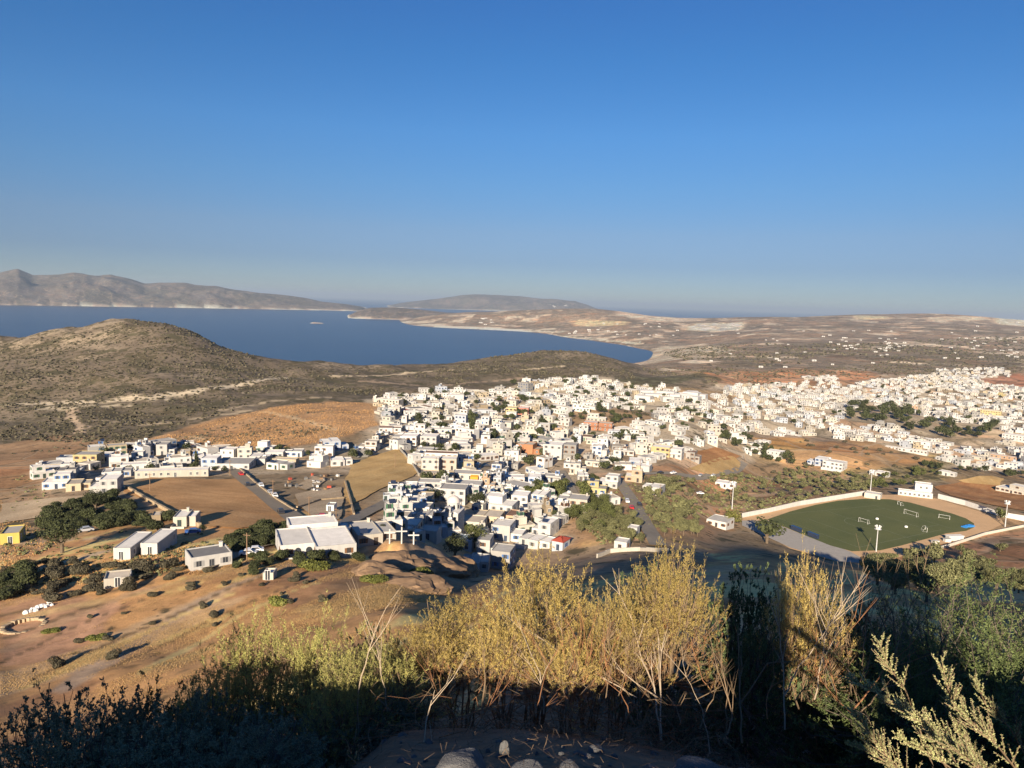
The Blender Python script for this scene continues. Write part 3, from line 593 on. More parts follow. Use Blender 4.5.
def window_mesh(sh, wide=1.0, high=1.25):
    key = (sh, wide, high)
    if key not in WIN:
        b = MB(); w2 = wide / 2
        b.box(-w2, w2, -.03, .02, 0, high, 1)                                   # pane
        for x0, x1 in ((-w2 - .07, -w2), (w2, w2 + .07), (-.035, .035)): b.box(x0, x1, -.07, .02, -.0, high, 0)
        b.box(-w2 - .07, w2 + .07, -.07, .02, high, high + .08, 0); b.box(-w2 - .12, w2 + .12, -.14, .02, -.09, 0, 2)
        if sh != 'white' and high < 1.6:
            for s in (-1, 1): b.box(s * (w2 + .34) - .25, s * (w2 + .34) + .25, -.06, .02, 0, high, 0)
        o = b.build("window", [SM[sh], PANE, WM['white']]); WIN[key] = o.data; bpy.data.objects.remove(o)
    return WIN[key]
def covered(bl, px_, py_, pz_, skip):
    return any(i != skip and b[0] < px_ < b[1] and b[2] < py_ < b[3] and b[5] - .1 < pz_ < b[5] + b[4] + .1 for i, b in enumerate(bl))
def wall_sites(bl, r_):
    """window and door positions on the front and side walls: (x, y, z, facing angle, door?)"""
    out = []; door = False
    for i, (x0, x1, y0, y1, h, zb) in enumerate(bl):
        st = max(1, round(h / 2.75))
        for s in range(st):
            z = zb + s * 2.75 + .85
            n = max(1, int((x1 - x0) / 2.9)); 
            for k_ in range(n):
                x = x0 + (k_ + .5) * (x1 - x0) / n + r_.uniform(-.25, .25)
                if covered(bl, x, y0 - .3, z, i) or r_.random() < .12: continue
                if not door and s == 0 and zb == 0 and k_ == n // 2: out.append((x, y0, zb + .05, 0.0, True)); door = True
                else: out.append((x, y0, z, 0.0, False))
            n = max(1, int((y1 - y0) / 3.8))
            for sx, ang in ((x1, math.pi / 2), (x0, -math.pi / 2)):
                for k_ in range(n):
                    y = y0 + (k_ + .5) * (y1 - y0) / n
                    if covered(bl, sx + math.copysign(.3, ang), y, z, i) or r_.random() < .45: continue
                    out.append((sx, y, z, ang, False))
    return out
def block_geo(b, blk, par=.35, th=.22, mw=0, mr=1):
    x0, x1, y0, y1, h, zb = blk; zb0 = zb - (3.2 if zb == 0 else .0); t_ = zb + h; p = t_ + par
    n = len(b.v)
    for z, e in ((zb0, 0), (p, 0), (p, th), (t_, th)):
        b.v += [(x0+e, y0+e, z), (x1-e, y0+e, z), (x1-e, y1-e, z), (x0+e, y1-e, z)]
    for ring in range(3):
        for j in range(4): b.f.append((n+ring*4+j, n+ring*4+(j+1)%4, n+ring*4+4+(j+1)%4, n+ring*4+4+j)); b.m.append(mw)
    if mr is not None: b.f.append((n+12, n+13, n+14, n+15)); b.m.append(mr)
HOUSES = []
def make_house(name, label, x, y, yaw, bl, wall, roof, shut, detail, seed, group=None, extras=(), cat="house", zoff=0.0, par=.25, gable=False):
    r_ = random.Random(seed); ca_, sa_ = math.cos(yaw), math.sin(yaw)
    cs = [(x + cx * ca_ - cy * sa_, y + cx * sa_ + cy * ca_) for b in bl for cx in b[:2] for cy in b[2:4]]
    hz_ = H(np.array([c[0] for c in cs]), np.array([c[1] for c in cs])); z = float(max(H(x, y), hz_.mean())) + EYE + zoff
    sites = wall_sites(bl, r_); ex = set(extras)
    bx0, bx1, by0, by1, bh, _ = max(bl, key=lambda q: q[4] + q[5]); rt = bh + bl[0][5] if len(bl) == 1 else max(q[4] + q[5] for q in bl)
    top = max(bl, key=lambda q: q[4] + q[5]); tx0, tx1, ty0, ty1 = top[:4]; rt = top[4] + top[5]
    if detail < 2:
        b = MB()
        for blk in bl: block_geo(b, blk, par)
        for sx, sy, sz, ang, dr in sites:
            w2, h2 = (.5, 2.1) if dr else (.48, 1.25); c_, s_ = math.cos(ang), math.sin(ang)
            for e, mi, gx in ((.03, 2, 0), (.02, 3, .28)):
                if gx and (shut == 'white' or dr): continue
                q = [(-w2-gx, -e, -.0), (w2+gx, -e, -.0), (w2+gx, -e, h2), (-w2-gx, -e, h2)]
                b.quad([(sx + qx*c_ - qy*s_, sy + qx*s_ + qy*c_, sz + qz) for qx, qy, qz in q], mi if not dr else 3)
        if 'tank' in ex: b.tube([(tx0+1.5, ty1-1.2, rt+.5), (tx0+2.9, ty1-1.2, rt+.5)], [.45, .45], 8, 4)
        if 'chimney' in ex: b.box(tx1-1.4, tx1-.8, ty1-1.4, ty1-.8, rt, rt+1.2, 0)
        if 'terrace' in ex: x0, x1, y0 = bl[0][0], bl[0][1], bl[0][2]; b.box(x0, x1, y0-3.2, y0-3.0, -2.5, 1.0, 0); b.box(x0, x0+.2, y0-3.0, y0-.01, -2.5, 1.0, 0)
        o = b.build(name, [WM[wall], RM_[roof], PANE, SM[shut], M['tank']], None, (x, y, z), yaw)
        tag(o, label, cat, group); return o
    o = empty(name, (x, y, z), yaw); tag(o, label, cat, group)
    for blk in bl:
        b = MB(); block_geo(b, blk, par, mr=None); wl = b.build("wall", [WM[wall]], o)
        b = MB(); e = .22; b.quad([(blk[0]+e, blk[2]+e, blk[5]+blk[4]), (blk[1]-e, blk[2]+e, blk[5]+blk[4]), (blk[1]-e, blk[3]-e, blk[5]+blk[4]), (blk[0]+e, blk[3]-e, blk[5]+blk[4])])
        if roof == 'red' or gable:
            b = MB(); x0, x1, y0, y1, h, zb = blk; t_ = zb + h + .05; xm, ym = (x0+x1)/2, (y0+y1)/2; e = .4; rz = t_ + 1.5
            if gable: rp = [(x0-e, ym, rz), (x1+e, ym, rz)]
            else: rp = [(x0+(y1-y0)*.4, ym, rz), (x1-(y1-y0)*.4, ym, rz)]
            A, B, C_, D = (x0-e,y0-e,t_+par), (x1+e,y0-e,t_+par), (x1+e,y1+e,t_+par), (x0-e,y1+e,t_+par)
            b.quad([A, B, rp[1], rp[0]]); b.quad([C_, D, rp[0], rp[1]]); b.quad([B, C_, rp[1]]); b.quad([D, A, rp[0]])
        rf = b.build("roof", RM_[roof], o)
        if blk is top and 'chimney' in ex:
            c = MB(); c.box(tx1-1.5, tx1-.8, ty1-1.5, ty1-.8, rt-.02, rt+1.1, 0); c.box(tx1-1.58, tx1-.72, ty1-1.58, ty1-.72, rt+1.1, rt+1.22, 0); c.build("chimney", WM[wall], rf)
        if blk is top and 'tank' in ex:
            c = MB(); c.tube([(tx0+1.3, ty1-1.3, rt+.75), (tx0+1.3, ty1-1.3, rt+.76), (tx0+2.7, ty1-1.3, rt+.76), (tx0+2.7, ty1-1.3, rt+.75)], [.02, .42, .42, .02], 10, 0)
            for px_ in (tx0+1.5, tx0+2.5): c.box(px_-.04, px_+.04, ty1-1.7, ty1-.9, rt, rt+.4, 0)
            c.build("water_tank", M['tank'], rf)
        if blk is top and 'solar' in ex:
            c = MB(); c.quad([(tx0+1, ty0+1.2, rt+.3), (tx0+3, ty0+1.2, rt+.3), (tx0+3, ty0+2.4, rt+1.3), (tx0+1, ty0+2.4, rt+1.3)]); c.quad([(tx0+1, ty0+2.42, rt+1.3), (tx0+3, ty0+2.42, rt+1.3), (tx0+3, ty0+1.22, rt+.26), (tx0+1, ty0+1.22, rt+.26)])
            sp = c.build("solar_panel", M['panel'], rf)
    for sx, sy, sz, ang, dr in sites:
        if dr: link("door", window_mesh(shut, 1.0, 2.05), o, (sx, sy, sz), ang)
        else: link("window", window_mesh(shut, r_.choice((.9, 1.1)), 1.25), o, (sx, sy, sz), ang)
    x0, x1, y0, y1, h, zb = bl[0]
    if 'terrace' in ex:
        c = MB(); c.box(x0, x1, y0-3.0, y0-.003, -3.0, .15, 0); c.box(x0, x1, y0-3.0, y0-2.8, .15, 1.0, 0); c.box(x0, x0+.2, y0-2.8, y0-.003, .15, 1.0, 0); c.build("terrace", [WM[wall]], o)
    if 'pergola' in ex:
        c = MB()
        for px_ in (x0+.3, (x0+x1)/2, x1-.3): c.box(px_-.08, px_+.08, y0-2.7, y0-2.54, -2, 2.5, 0)
        for px_ in np.arange(x0+.2, x1, .6): c.box(px_-.05, px_+.05, y0-2.9, y0-.01, 2.5, 2.6, 0)
        c.build("pergola", M['wood'], o)
    if 'awning' in ex:
        c = MB(); c.quad([(x1-4.5, y0-1.9, 2.1), (x1-.8, y0-1.9, 2.1), (x1-.8, y0-.02, 2.75), (x1-4.5, y0-.02, 2.75)]); c.quad([(x1-4.5, y0-1.9, 1.0), (x1-.8, y0-1.9, 1.0), (x1-.8, y0-1.9, 2.1), (x1-4.5, y0-1.9, 2.1)]); c.build("awning", M['awn'], o)
    if 'balcony' in ex:
        c = MB(); c.box(x0+.4, x1-.4, y0-1.3, y0-.003, 2.65, 2.8, 0); c.box(x0+.4, x1-.4, y0-1.3, y0-1.2, 2.8, 3.65, 0); c.build("balcony", [WM[wall]], o)
    if 'stair' in ex:
        c = MB()
        for k_ in range(12): c.box(x1+.003, x1+1.1, y0+.3*k_, y0+.3*(k_+1), -2.5, .25*(k_+1), 0)
        c.build("stair", [WM[wall]], o)
    if 'arches' in ex:
        for k_ in range(int((x1-x0)/2.6)):
            c = MB(); ax0 = x0+.7+2.6*k_; pts = [(ax0, y0-.04, .05), (ax0+1.5, y0-.04, .05), (ax0+1.5, y0-.04, 1.6)] + [(ax0+.75+.75*math.cos(a), y0-.04, 1.6+.75*math.sin(a)) for a in np.linspace(.3, math.pi-.3, 6)] + [(ax0, y0-.04, 1.6)]
            c.quad(pts); c.build("arched_opening", PANE, o)
    return o
# ------------------------------------------------------------------ where the houses stand
def slant(x, y): return Vector((x, y, float(H(x, y)))).dot(FW)
PLACED = []                       # (x, y, radius) of everything that takes ground
LANDM = []                        # (phrase, image x, image y)
def shape(kind, w_, d_, st, r_):
    h = 2.75 * st + .1; x0, x1, y0, y1 = -w_/2, w_/2, 0, d_
    if kind == 'L': return [(x0, x0+w_*.62, y0, y1, h, 0), (x0+w_*.62, x1, y0+d_*.15, y1-d_*.1, 2.6, 0)]
    if kind == 'R': return [(x0+w_*.38, x1, y0, y1, h, 0), (x0, x0+w_*.38, y0+d_*.15, y1-d_*.1, 2.6, 0)]
    if kind == 'U': return [(x0, x1, y0, y1, 2.8, 0), (x0+w_*.35, x1-w_*.02, y0+d_*.3, y1-.05, 2.6, 2.8)]
    if kind == 'V': return [(x0, x1, y0, y1, 2.8, 0), (x0+w_*.02, x1-w_*.4, y0+d_*.3, y1-.05, 2.6, 2.8)]
    if kind == 'C': return [(x0, x0+w_*.45, y0, y1*.8, 3.0, 0), (x0+w_*.45, x1, y0-d_*.18, y1*.7, 2.9, 0), (x0+w_*.2, x1-w_*.1, y1*.8, y1*1.25, 3.6, 0)]
    if kind == 'S': return [(x0, x0+w_*.33, y0+1, y1, h-.5, 0), (x0+w_*.33, x0+w_*.68, y0, y1, h, 0), (x0+w_*.68, x1, y0+1.4, y1, max(2.7, h-2.75), 0)]
    return [(x0, x1, y0, y1, h, 0)]
HAND = [
 # px, py, width px, depth m, storeys, wall, roof, turn, shape, shutter, extras, label, landmark phrase
 (212,568,40,7,1,'white','dark',12,'B','grey',('chimney',),"long white block with dark flat roof standing alone on the slope","the lone white block"),
 (122,560,17,13,1,'white','white',-24,'B','white',(),"plain white shed, left one of the pair above the ruin",None),
 (149,555,17,12,1,'white','white',-24,'B','white',(),"white shed beside a grey driveway, right one of the pair above the ruin","the pair of white sheds"),
 (184,527,21,8,1,'ivory','white',-14,'L','green',('chimney','terrace'),"low ivory cottage with pale roof below the ploughed field's stone bank",None),
 (156,523,9,5,.75,'stone','beige',-10,'B','white',(),"tiny stone hut among bushes behind the ivory cottage",None),
 (10,544,17,8,1,'yellow','grey',-12,'B','white',(),"bright yellow single-storey house cut by the left edge","the bright yellow house"),
 (117,587,24,5,.62,'ivory','beige',-6,'B','white',(),"low half-ruined white house with two dark doorways on the brown slope",None),
 (318,555,74,17,1,'white','white',8,'C','brown',('terrace','chimney','arches'),"large white villa of joined flat-roofed blocks under the road junction","the large white villa"),
 (378,545,42,13,1,'ivory','grey',14,'L','brown',('chimney','solar'),"ivory house with brown shutters and grey roof left of the three crosses",None),
 (343,541,14,7,1,'white','white',-10,'B','blue',(),"small white annex between the villa and the ivory house",None),
 (172,477,70,6,1,'ivory','white',-10,'B','white',(),"very long low white building along the top of the ploughed field","the long white building"),
 (103,494,27,10,2,'white','white',-14,'R','grey',('terrace',),"two-storey white house at the lower left corner of the ploughed field",None),
 (78,491,22,9,1,'cream','beige',-10,'L','brown',(),"cream bungalow beside the hamlet's lowest white house",None),
 (56,489,25,9,1,'white','white',-12,'U','blue',(),"white house with small upper storey at the hamlet's left end",None),
 (85,466,23,10,2,'pale yellow','grey',-22,'B','brown',(),"pale yellow two-storey house at the top left of the hamlet",None),
 (106,461,21,10,1,'white','white',-18,'L','grey',(),"wide white house behind the pale yellow one",None),
 (50,474,21,7,1,'cream','white',-8,'B','white',(),"low cream house at the far left edge of the hamlet",None),
 (70,477,20,8,2,'white','white',-12,'V','grey',(),"white house with set-back upper floor left of the hamlet lane",None),
 (116,478,27,9,1,'white','grey',-8,'S','blue',(),"white arcaded house just left of the long white building",None),
 (133,464,18,8,1,'white','white',-14,'U','grey',(),"white house with roof room behind the arcaded house",None),
 (126,450,17,7,1,'white','white',-20,'B','grey',(),"low white house, left of two at the hamlet's back edge",None),
 (147,449,15,7,1,'ivory','white',-20,'B','grey',(),"low ivory house, right of two at the hamlet's back edge",None),
 (165,455,17,9,2,'white','grey',-14,'L','grey',(),"tall white house on the hamlet's back row",None),
 (209,470,16,8,2,'bluish white','white',-16,'B','blue',(),"bluish white house at the right end of the long white building",None),
 (184,457,12,7,1,'stone','beige',-10,'B','white',(),"old stone house under the orange hillside",None),
 (196,456,12,7,1,'stone','beige',-10,'L','white',(),"roofless looking stone barn under the orange hillside",None),
 (232,470,34,15,1,'white','grey',-14,'B','grey',('solar',),"wide white workshop with grey roof above the road","the wide white workshop"),
 (259,462,20,9,1,'white','white',-12,'L','grey',(),"white house above the workshop's right corner",None),
 (284,465,25,5,1,'cream','beige',-20,'B','white',(),"long cream shed between the road and the scrap heap",None),
 (274,458,18,8,1,'white','white',-10,'B','grey',(),"low white house behind the long cream shed",None),
 (293,457,18,8,1,'white','grey',-10,'R','blue',(),"white house right of the cream shed",None),
 (316,462,14,7,1,'white','white',-8,'B','grey',(),"small white house below the blue-balconied block",None),
 (336,451,27,11,2,'bluish white','white',10,'S','blue',('balcony',),"two-storey white apartment block with blue balconies above the yards","the blue-balconied block"),
 (342,466,22,9,1,'white','white',6,'L','grey',(),"white bungalow under the blue-balconied block",None),
 (366,452,20,10,1,'white','beige',-16,'U','brown',(),"white house with beige roof right of the blue-balconied block",None),
 (408,446,17,11,2,'white','white',-12,'B','brown',(),"white twin block, left of two at the stubble field's top corner",None),
 (428,446,17,11,2,'white','white',-12,'B','grey',(),"white twin block, right of two at the stubble field's top corner",None),
 (441,464,34,7,2,'white','brown',-6,'B','brown',('balcony',),"long white apartment row under a red-brown roof edge","the brown-roofed row"),
 (430,470,18,8,2,'ivory','white',-6,'B','grey',(),"ivory block with blank side wall in front of the brown-roofed row",None),
 (448,470,17,7,2,'ivory','white',-6,'B','brown',(),"ivory block beside it with two bays in front of the brown-roofed row",None),
 (466,480,29,9,1,'ivory','grey',-7,'B','grey',('awning',),"ivory house with orange awning beside the village street","the orange-awning house"),
 (437,480,34,7,1,'cream','beige',-6,'L','brown',(),"long cream house left of the orange awning",None),
 (432,489,30,7,1,'white','grey',-6,'B','grey',(),"long low white house below the cream one",None),
 (466,491,30,9,1,'white','grey',-8,'B','brown',('terrace',),"wide grey-roofed house in front of the orange awning",None),
 (414,493,22,8,1,'white','white',-4,'L','green',(),"white house with a wing at the stubble field's lower edge",None),
 (420,505,24,9,1,'cream','beige',-8,'R','brown',(),"cream house with stepped front left of the church street",None),
 (452,503,27,10,2,'white','grey',-10,'B','grey',(),"big plain white house directly behind the church dome",None),
 (412,516,32,9,1,'ivory','grey',-16,'B','green',(),"long ivory house left of the church",None),
 (420,524,30,9,1,'white','grey',-18,'S','grey',('tank',),"stepped white house against the church's left side",None),
 (396,525,22,8,1,'white','beige',-14,'L','blue',(),"low white house behind the left cross",None),
 (408,534,20,8,1,'ivory','white',-12,'B','brown',(),"ivory house right behind the middle cross",None),
 (428,540,18,7,1,'white','grey',-14,'B','blue',(),"shaded white house right of the right cross",None),
 (497,512,32,10,2,'white','white',-16,'V','grey',('chimney',),"big white house with purple shaded side across the street from the church",None),
 (486,524,28,10,1,'cream','beige',-14,'R','brown',('terrace',),"cream house in front of the big white one",None),
 (471,530,24,9,1,'ivory','beige',-12,'B','green',(),"ivory house just right of the church",None),
 (519,509,17,9,2,'white','white',-10,'B','grey',(),"white two-storey cube house above the green garden",None),
 (518,524,26,9,1,'peach','brown',-12,'L','brown',(),"peach house with brown roof above the white staircase block",None),
 (541,508,24,10,2,'white','white',-14,'S','blue',('stair','tank'),"white house with outside stair above the terraced white block",None),
 (560,513,22,9,1,'white','grey',-6,'U','grey',(),"white house with roof room left of the gardens",None),
 (577,513,20,9,2,'ivory','grey',-8,'B','brown',('chimney',),"ivory house with grey roof at the street's end",None),
 (540,538,22,9,2,'white','white',-22,'R','grey',('solar',),"white upper block of the terraced houses above the red-roofed hut",None),
 (532,549,36,8,1,'white','white',-28,'S','grey',('terrace',),"white terraced block stepping down left of the red-roofed hut","the terraced white block"),
 (557,551,12,6,1,'bluish white','red',-25,'B','blue',(),"small bluish hut with bright red roof at the village foot","the red-roofed hut"),
 (487,557,22,8,2,'white','grey',-10,'L','brown',(),"shaded two-storey house, upper left of the hollow below the church",None),
 (474,572,28,9,1,'white','grey',-6,'S','grey',('arches',),"shaded house with dark arch, front of the hollow below the church",None),
 (500,569,20,8,2,'grey','grey',-14,'B','blue',(),"shaded grey house at the right of the hollow",None),
 (462,549,20,7,1,'bluish white','blue',-10,'B','blue',(),"shaded bluish house under the church wall",None),
 (528,454,27,10,2,'orange','beige',-16,'S','white',('balcony','arches'),"big orange villa with arched ground floor in the village middle","the orange villa"),
 (552,459,20,12,3,'white','white',-14,'B','grey',('tank','solar'),"three-storey white block with tall blank wall beside the orange villa","the tall white block"),
 (569,459,14,9,3,'grey','grey',-10,'B','brown',('balcony',),"grey three-storey apartment house right of the tall white block",None),
 (523,415,11,9,2,'pink','white',-8,'B','white',(),"small red-pink house in the back of the village","the red-pink house"),
 (511,415,11,9,2,'pale yellow','beige',-8,'B','brown',(),"pale yellow house just left of the red-pink one",None),
 (590,430,15,9,2,'brick','white',-8,'B','white',('balcony',),"unfinished brick house, left half of the pair","the unfinished brick pair"),
 (605,431,14,9,2,'brick','beige',-8,'B','white',('balcony',),"unfinished brick house, right half of the pair",None),
 (596,422,20,8,2,'ivory','white',-8,'V','grey',(),"ivory house behind the unfinished brick pair",None),
 (660,456,19,10,2,'pale yellow','white',-12,'B','brown',('chimney',),"pale yellow apartment house with four windows by the red earth cutting","the pale yellow apartments"),
 (674,458,15,9,2,'white','white',-10,'B','grey',('balcony',),"white apartment house adjoining the pale yellow one",None),
 (692,461,14,8,2,'grey','brown',-12,'S','brown',(),"unfinished grey house at the edge of the red earth cutting",None),
 (651,493,20,9,1,'white','white',-14,'R','white',('terrace',),"bright white flat-roofed house at the head of the dark orchard street","the dark-street house"),
 (607,488,21,9,2,'white','white',-12,'U','grey',(),"white house on the left of the dark orchard street",None),
 (725,488,20,8,1,'white','white',-8,'L','brown',('terrace',),"small white house alone in the scrub above the pitch's left wall","the lone scrubland house"),
 (716,527,21,11,1,'white','grey',-20,'B','brown',(),"white building with grey roof at the pitch's left corner","the grey-roofed pitch building"),
 (620,551,13,5,1,'white','white',-14,'B','brown',(),"small white hut in the olive trees beside the dark street",None),
 (632,536,10,4,1,'white','white',-14,'B','grey',(),"white pump house among olive trees right of the gardens",None),
 (817,466,21,10,2,'bluish white','white',-14,'R','blue',('balcony',),"bluish white villa, left one of the pair above the orchard",None),
 (832,470,20,11,2,'white','white',-18,'B','grey',('terrace','tank'),"bright white villa, right one of the pair above the orchard","the bright villa pair"),
 (774,459,16,9,2,'white','white',-16,'B','white',(),"plain white house at the back of the orchard",None),
 (878,476,18,8,1,'white','white',-12,'S','brown',('arches',),"white house with arches just behind the pitch's tall left lamp",None),
 (946,476,15,7,1,'white','white',-18,'L','grey',(),"white house beside a small chapel dome behind the clubhouse",None),
 (1011,494,30,12,1,'ivory','white',-24,'U','brown',(),"wide ivory house with roof room on the red field's right side","the wide ivory house"),
 (872,499,15,7,1,'ivory','white',-8,'B','grey',(),"small ivory changing hut against the pitch's back wall",None),
 (1015,441,24,12,2,'white','white',-14,'B','grey',(),"big white block at the right edge behind the dark trees",None),
 (905,452,40,7,1,'white','white',-12,'S','brown',('arches',),"long low white house row above the brown meadow",None),
 (917,447,24,9,2,'white','white',-12,'B','grey',(),"bulky white house behind the long low row",None),
 (990,415,18,10,2,'pale yellow','white',-8,'B','brown',(),"pale yellow block standing out in the crowded right village","the yellow block on the right"),
 (1003,459,24,8,1,'peach','white',-10,'L','grey',(),"peach coloured house among white ones at the right edge",None),
 (268,580,6,3,.45,'ivory','white',-15,'B','white',(),"tiny square white hut alone on the brown hillside",None),
 (330,512,8,4,.75,'white','grey',-15,'B','white',(),"small white shack by the parked red car",None),
]
for i, (px, py, wpx, dep, st, wl, rf, turn, kd, sh, ex, lab, lm_) in enumerate(HAND):
    x, y, z = hit(px, py, 100); w_ = max(2.2, wpx * slant(x, y) / F_PX * .97); yaw = -math.atan2(x, y) + math.radians(turn)
    r_ = random.Random(100 + i); bl = shape(kd, w_, dep, st, r_)
    det = 2 if math.hypot(x, y) < 720 else 1
    if lab.startswith("unfinished brick"): sh = 'white'
    HOUSES.append(dict(x=x, y=y, yaw=yaw, bl=bl, wall=wl, roof=rf, sh=sh, ex=ex, label=lab, det=det, w=w_, d=dep, st=st, px=px, py=py, seed=i, hand=True, par=.15 if lab.startswith(("white shed", "plain white shed")) else .25))
    cx, cy = x - math.sin(yaw) * dep / 2, y + math.cos(yaw) * dep / 2; PLACED.append((cx, cy, .42 * math.hypot(w_, dep)))
    n = int(w_ / dep) if w_ > dep * 1.7 else 0
    for k_ in range(1, n + 1):
        for s in (-1, 1): PLACED.append((cx + s * math.cos(yaw) * w_ / 2 * k_ / n * .8, cy + s * math.sin(yaw) * w_ / 2 * k_ / n * .8, dep * .55))
    if lm_: LANDM.append((lm_, px, py - 6))
LANDM += [("the domed church", 447, 512), ("the three crosses", 402, 537), ("the stubble field", 380, 478), ("the pitch clubhouse", 918, 492), ("the tall bell tower", 743, 407), ("the round orange field", 714, 470), ("the shaded hollow", 480, 562), ("the bare brown plot", 610, 417), ("the dark tree belt", 905, 428)]
EXCL = [polyxy(p) for p in ([(345,482),(352,464),(378,455),(398,449),(412,462),(420,474),(400,484),(375,494),(352,508),(346,500)], [(560,414),(600,410),(645,411),(655,424),(620,430),(575,427)],
   [(688,469),(712,448),(745,452),(744,472),(712,478)], [(296,478),(345,478),(345,520),(310,525)], [(124,486),(250,478),(292,522),(240,529),(200,527)], [(760,440),(800,436),(890,449),(935,462),(880,470),(800,466)],
   [(505,500),(530,490),(575,484),(600,500),(600,516),(560,500)], [(447,530),(462,530),(455,500),(440,500)], [(838,425),(860,404),(900,409),(930,420),(1000,428),(990,446),(935,440),(885,420),(850,432)], [(640,404),(668,398),(672,410),(650,418)], [(678,430),(700,424),(706,440),(684,444)])]
STREETS = [polyxy(p) for p in (road_px, [(444,512),(462,493),(474,482),(486,470),(496,462)], [(660,548),(640,515),(622,486),(612,474)], [(560,470),(566,480),(572,492),(580,505)], [(600,478),(650,474),(690,478),(735,472)])]
for cx_, cy_ in ((447, 518), (441, 524), (452, 512)): q = hitxy(cx_, cy_, 150); PLACED.append((q[0], q[1], 7))
VILL = [
 ([(374,403),(392,396),(450,392),(500,388),(548,381),(600,380),(640,387),(690,396),(715,405),(750,415),(760,428),(742,440),(700,446),(685,458),(655,464),(640,474),(634,492),(615,506),(590,505),(570,512),(552,530),(520,545),(500,535),(470,520),(440,530),(415,532),(394,522),(397,500),(415,486),(420,472),(405,452),(385,448),(352,467),(330,462),(350,455),(374,436),(386,420)], 4.0, 1700),
 ([(700,405),(720,392),(745,386),(780,384),(850,386),(880,380),(930,374),(990,384),(1045,390),(1045,428),(1005,424),(960,424),(925,418),(900,410),(870,404),(850,412),(830,425),(790,424),(760,418),(735,415)], 2.2, 2200),
 ([(745,430),(800,424),(850,424),(880,424),(905,432),(945,442),(960,450),(1045,448),(1045,472),(1000,468),(960,470),(945,462),(930,452),(885,446),(850,440),(800,438),(770,436)], 6.0, 500),
 ([(30,474),(60,466),(80,456),(130,447),(180,445),(230,452),(300,450),(330,446),(330,466),(290,470),(240,470),(212,476),(140,470),(118,486),(60,490)], 6.0, 200),
 ([(805,377),(838,376),(838,384),(805,384)], 2, 60), ([(935,370),(1005,368),(1010,377),(940,379)], 1.0, 160), ([(730,442),(770,440),(770,450),(740,452)], 4, 60),
 ([(990,430),(1045,428),(1045,446),(1000,446)], 3, 80),
]
AR = np.zeros((6000, 3)); na = 0
for p in PLACED: AR[na] = p; na += 1
def free(x, y, r, gap):
    return not np.any(np.hypot(AR[:na, 0] - x, AR[:na, 1] - y) < AR[:na, 2] + r + gap)
hr = random.Random(42)
FRONT = [([(392,498),(416,488),(440,490),(452,478),(470,468),(500,470),(520,480),(560,492),(575,512),(552,535),(520,548),(470,534),(430,540),(392,530)], -.6, 500)]
for pts, gap, tries in VILL + FRONT:
    pg = polyxy(pts); xs = [p[0] for p in pg]; ys = [p[1] for p in pg]
    for t_ in range(tries * 4):
        x = hr.uniform(min(xs), max(xs)); y = hr.uniform(min(ys), max(ys))
        if not inside(pg, np.array(x), np.array(y)): continue
        w_ = hr.choice((6, 8, 9, 10, 11, 12, 15)) * hr.uniform(.9, 1.1); d_ = hr.uniform(6, 9.5)
        if gap == -.6: w_, d_ = hr.uniform(4.5, 7.5), hr.uniform(4, 6.5)
        r = .40 * math.hypot(w_, d_)
        if not free(x, y, r, gap * hr.uniform(.0, 1.6)): continue
        if any(inside(e, np.array(x), np.array(y)) for e in EXCL) or any(float(poly_dist(s, np.array(x), np.array(y), False)) < r * .8 + 3 for s in STREETS): continue
        AR[na] = (x, y, r); na += 1
        fld = float(fbm(np.array(x), np.array(y), 120, 2, 301)); yaw = -math.atan2(x, y) + math.radians(-14 + fld * 90 + hr.choice((0, 0, 0, -40, 35)) + hr.uniform(-12, 12))
        x0 = x + math.sin(yaw) * d_ / 2; y0 = y - math.cos(yaw) * d_ / 2
        st = hr.choices((1, 2, 3), (.72, .27, .01))[0]; kd = hr.choices('BLRUVS', (3, 2, 2, 1.6, 1.6, 1.2))[0]
        wl = hr.choices(('white','ivory','cream','grey','pale yellow','peach','bluish white','stone'), (68, 20, 2, 6, .3, .3, 6, 2.4))[0]; rf = hr.choices(('white','grey','beige','brown','dark','red'), (46, 26, 20, 3, 4, .6))[0]
        ex = [e for e, pr in (('chimney', .35), ('tank', .3), ('solar', .25), ('terrace', .25), ('balcony', .2 if st > 1 else 0), ('stair', .12), ('pergola', .1)) if hr.random() < pr]
        bl_ = shape(kd, w_, d_, st, hr)
        if hr.random() < .38: q_ = max(bl_, key=lambda b_: b_[4] + b_[5]); sx_ = hr.uniform(q_[0] + .3, q_[1] - 2.6); sy_ = hr.uniform(q_[3] - 3.4, q_[3] - 2.6); bl_.append((sx_, sx_ + hr.uniform(1.8, 2.4), sy_, sy_ + 2.3, hr.uniform(1.6, 2.1), q_[4] + q_[5]))
        z0 = float(H(x0, y0)); ppx, ppy = project(x0, y0, z0)
        HOUSES.append(dict(x=x0, y=y0, yaw=yaw, bl=bl_, wall=wl, roof=rf, sh=hr.choice(list(SHUT)), ex=ex, label=None, det=1, w=w_, d=d_, st=st, px=ppx, py=ppy, seed=len(HOUSES), hand=False, par=.25, kd=kd))
fill = [h for h in HOUSES if not h['hand']]
def sees(h):
    """is the upper wall in view past the ground in front of it?"""
    if not (-10 < h['px'] < 1034): return False
    return True
fill = [h for h in fill if sees(h)]
fill.sort(key=lambda h: -h['w'] * h['st'] ** .6 / slant(h['x'], h['y']) ** 2)
n_ind = 296 - len([h for h in HOUSES if h['hand']])
ind, crowd = fill[:n_ind], fill[n_ind:]
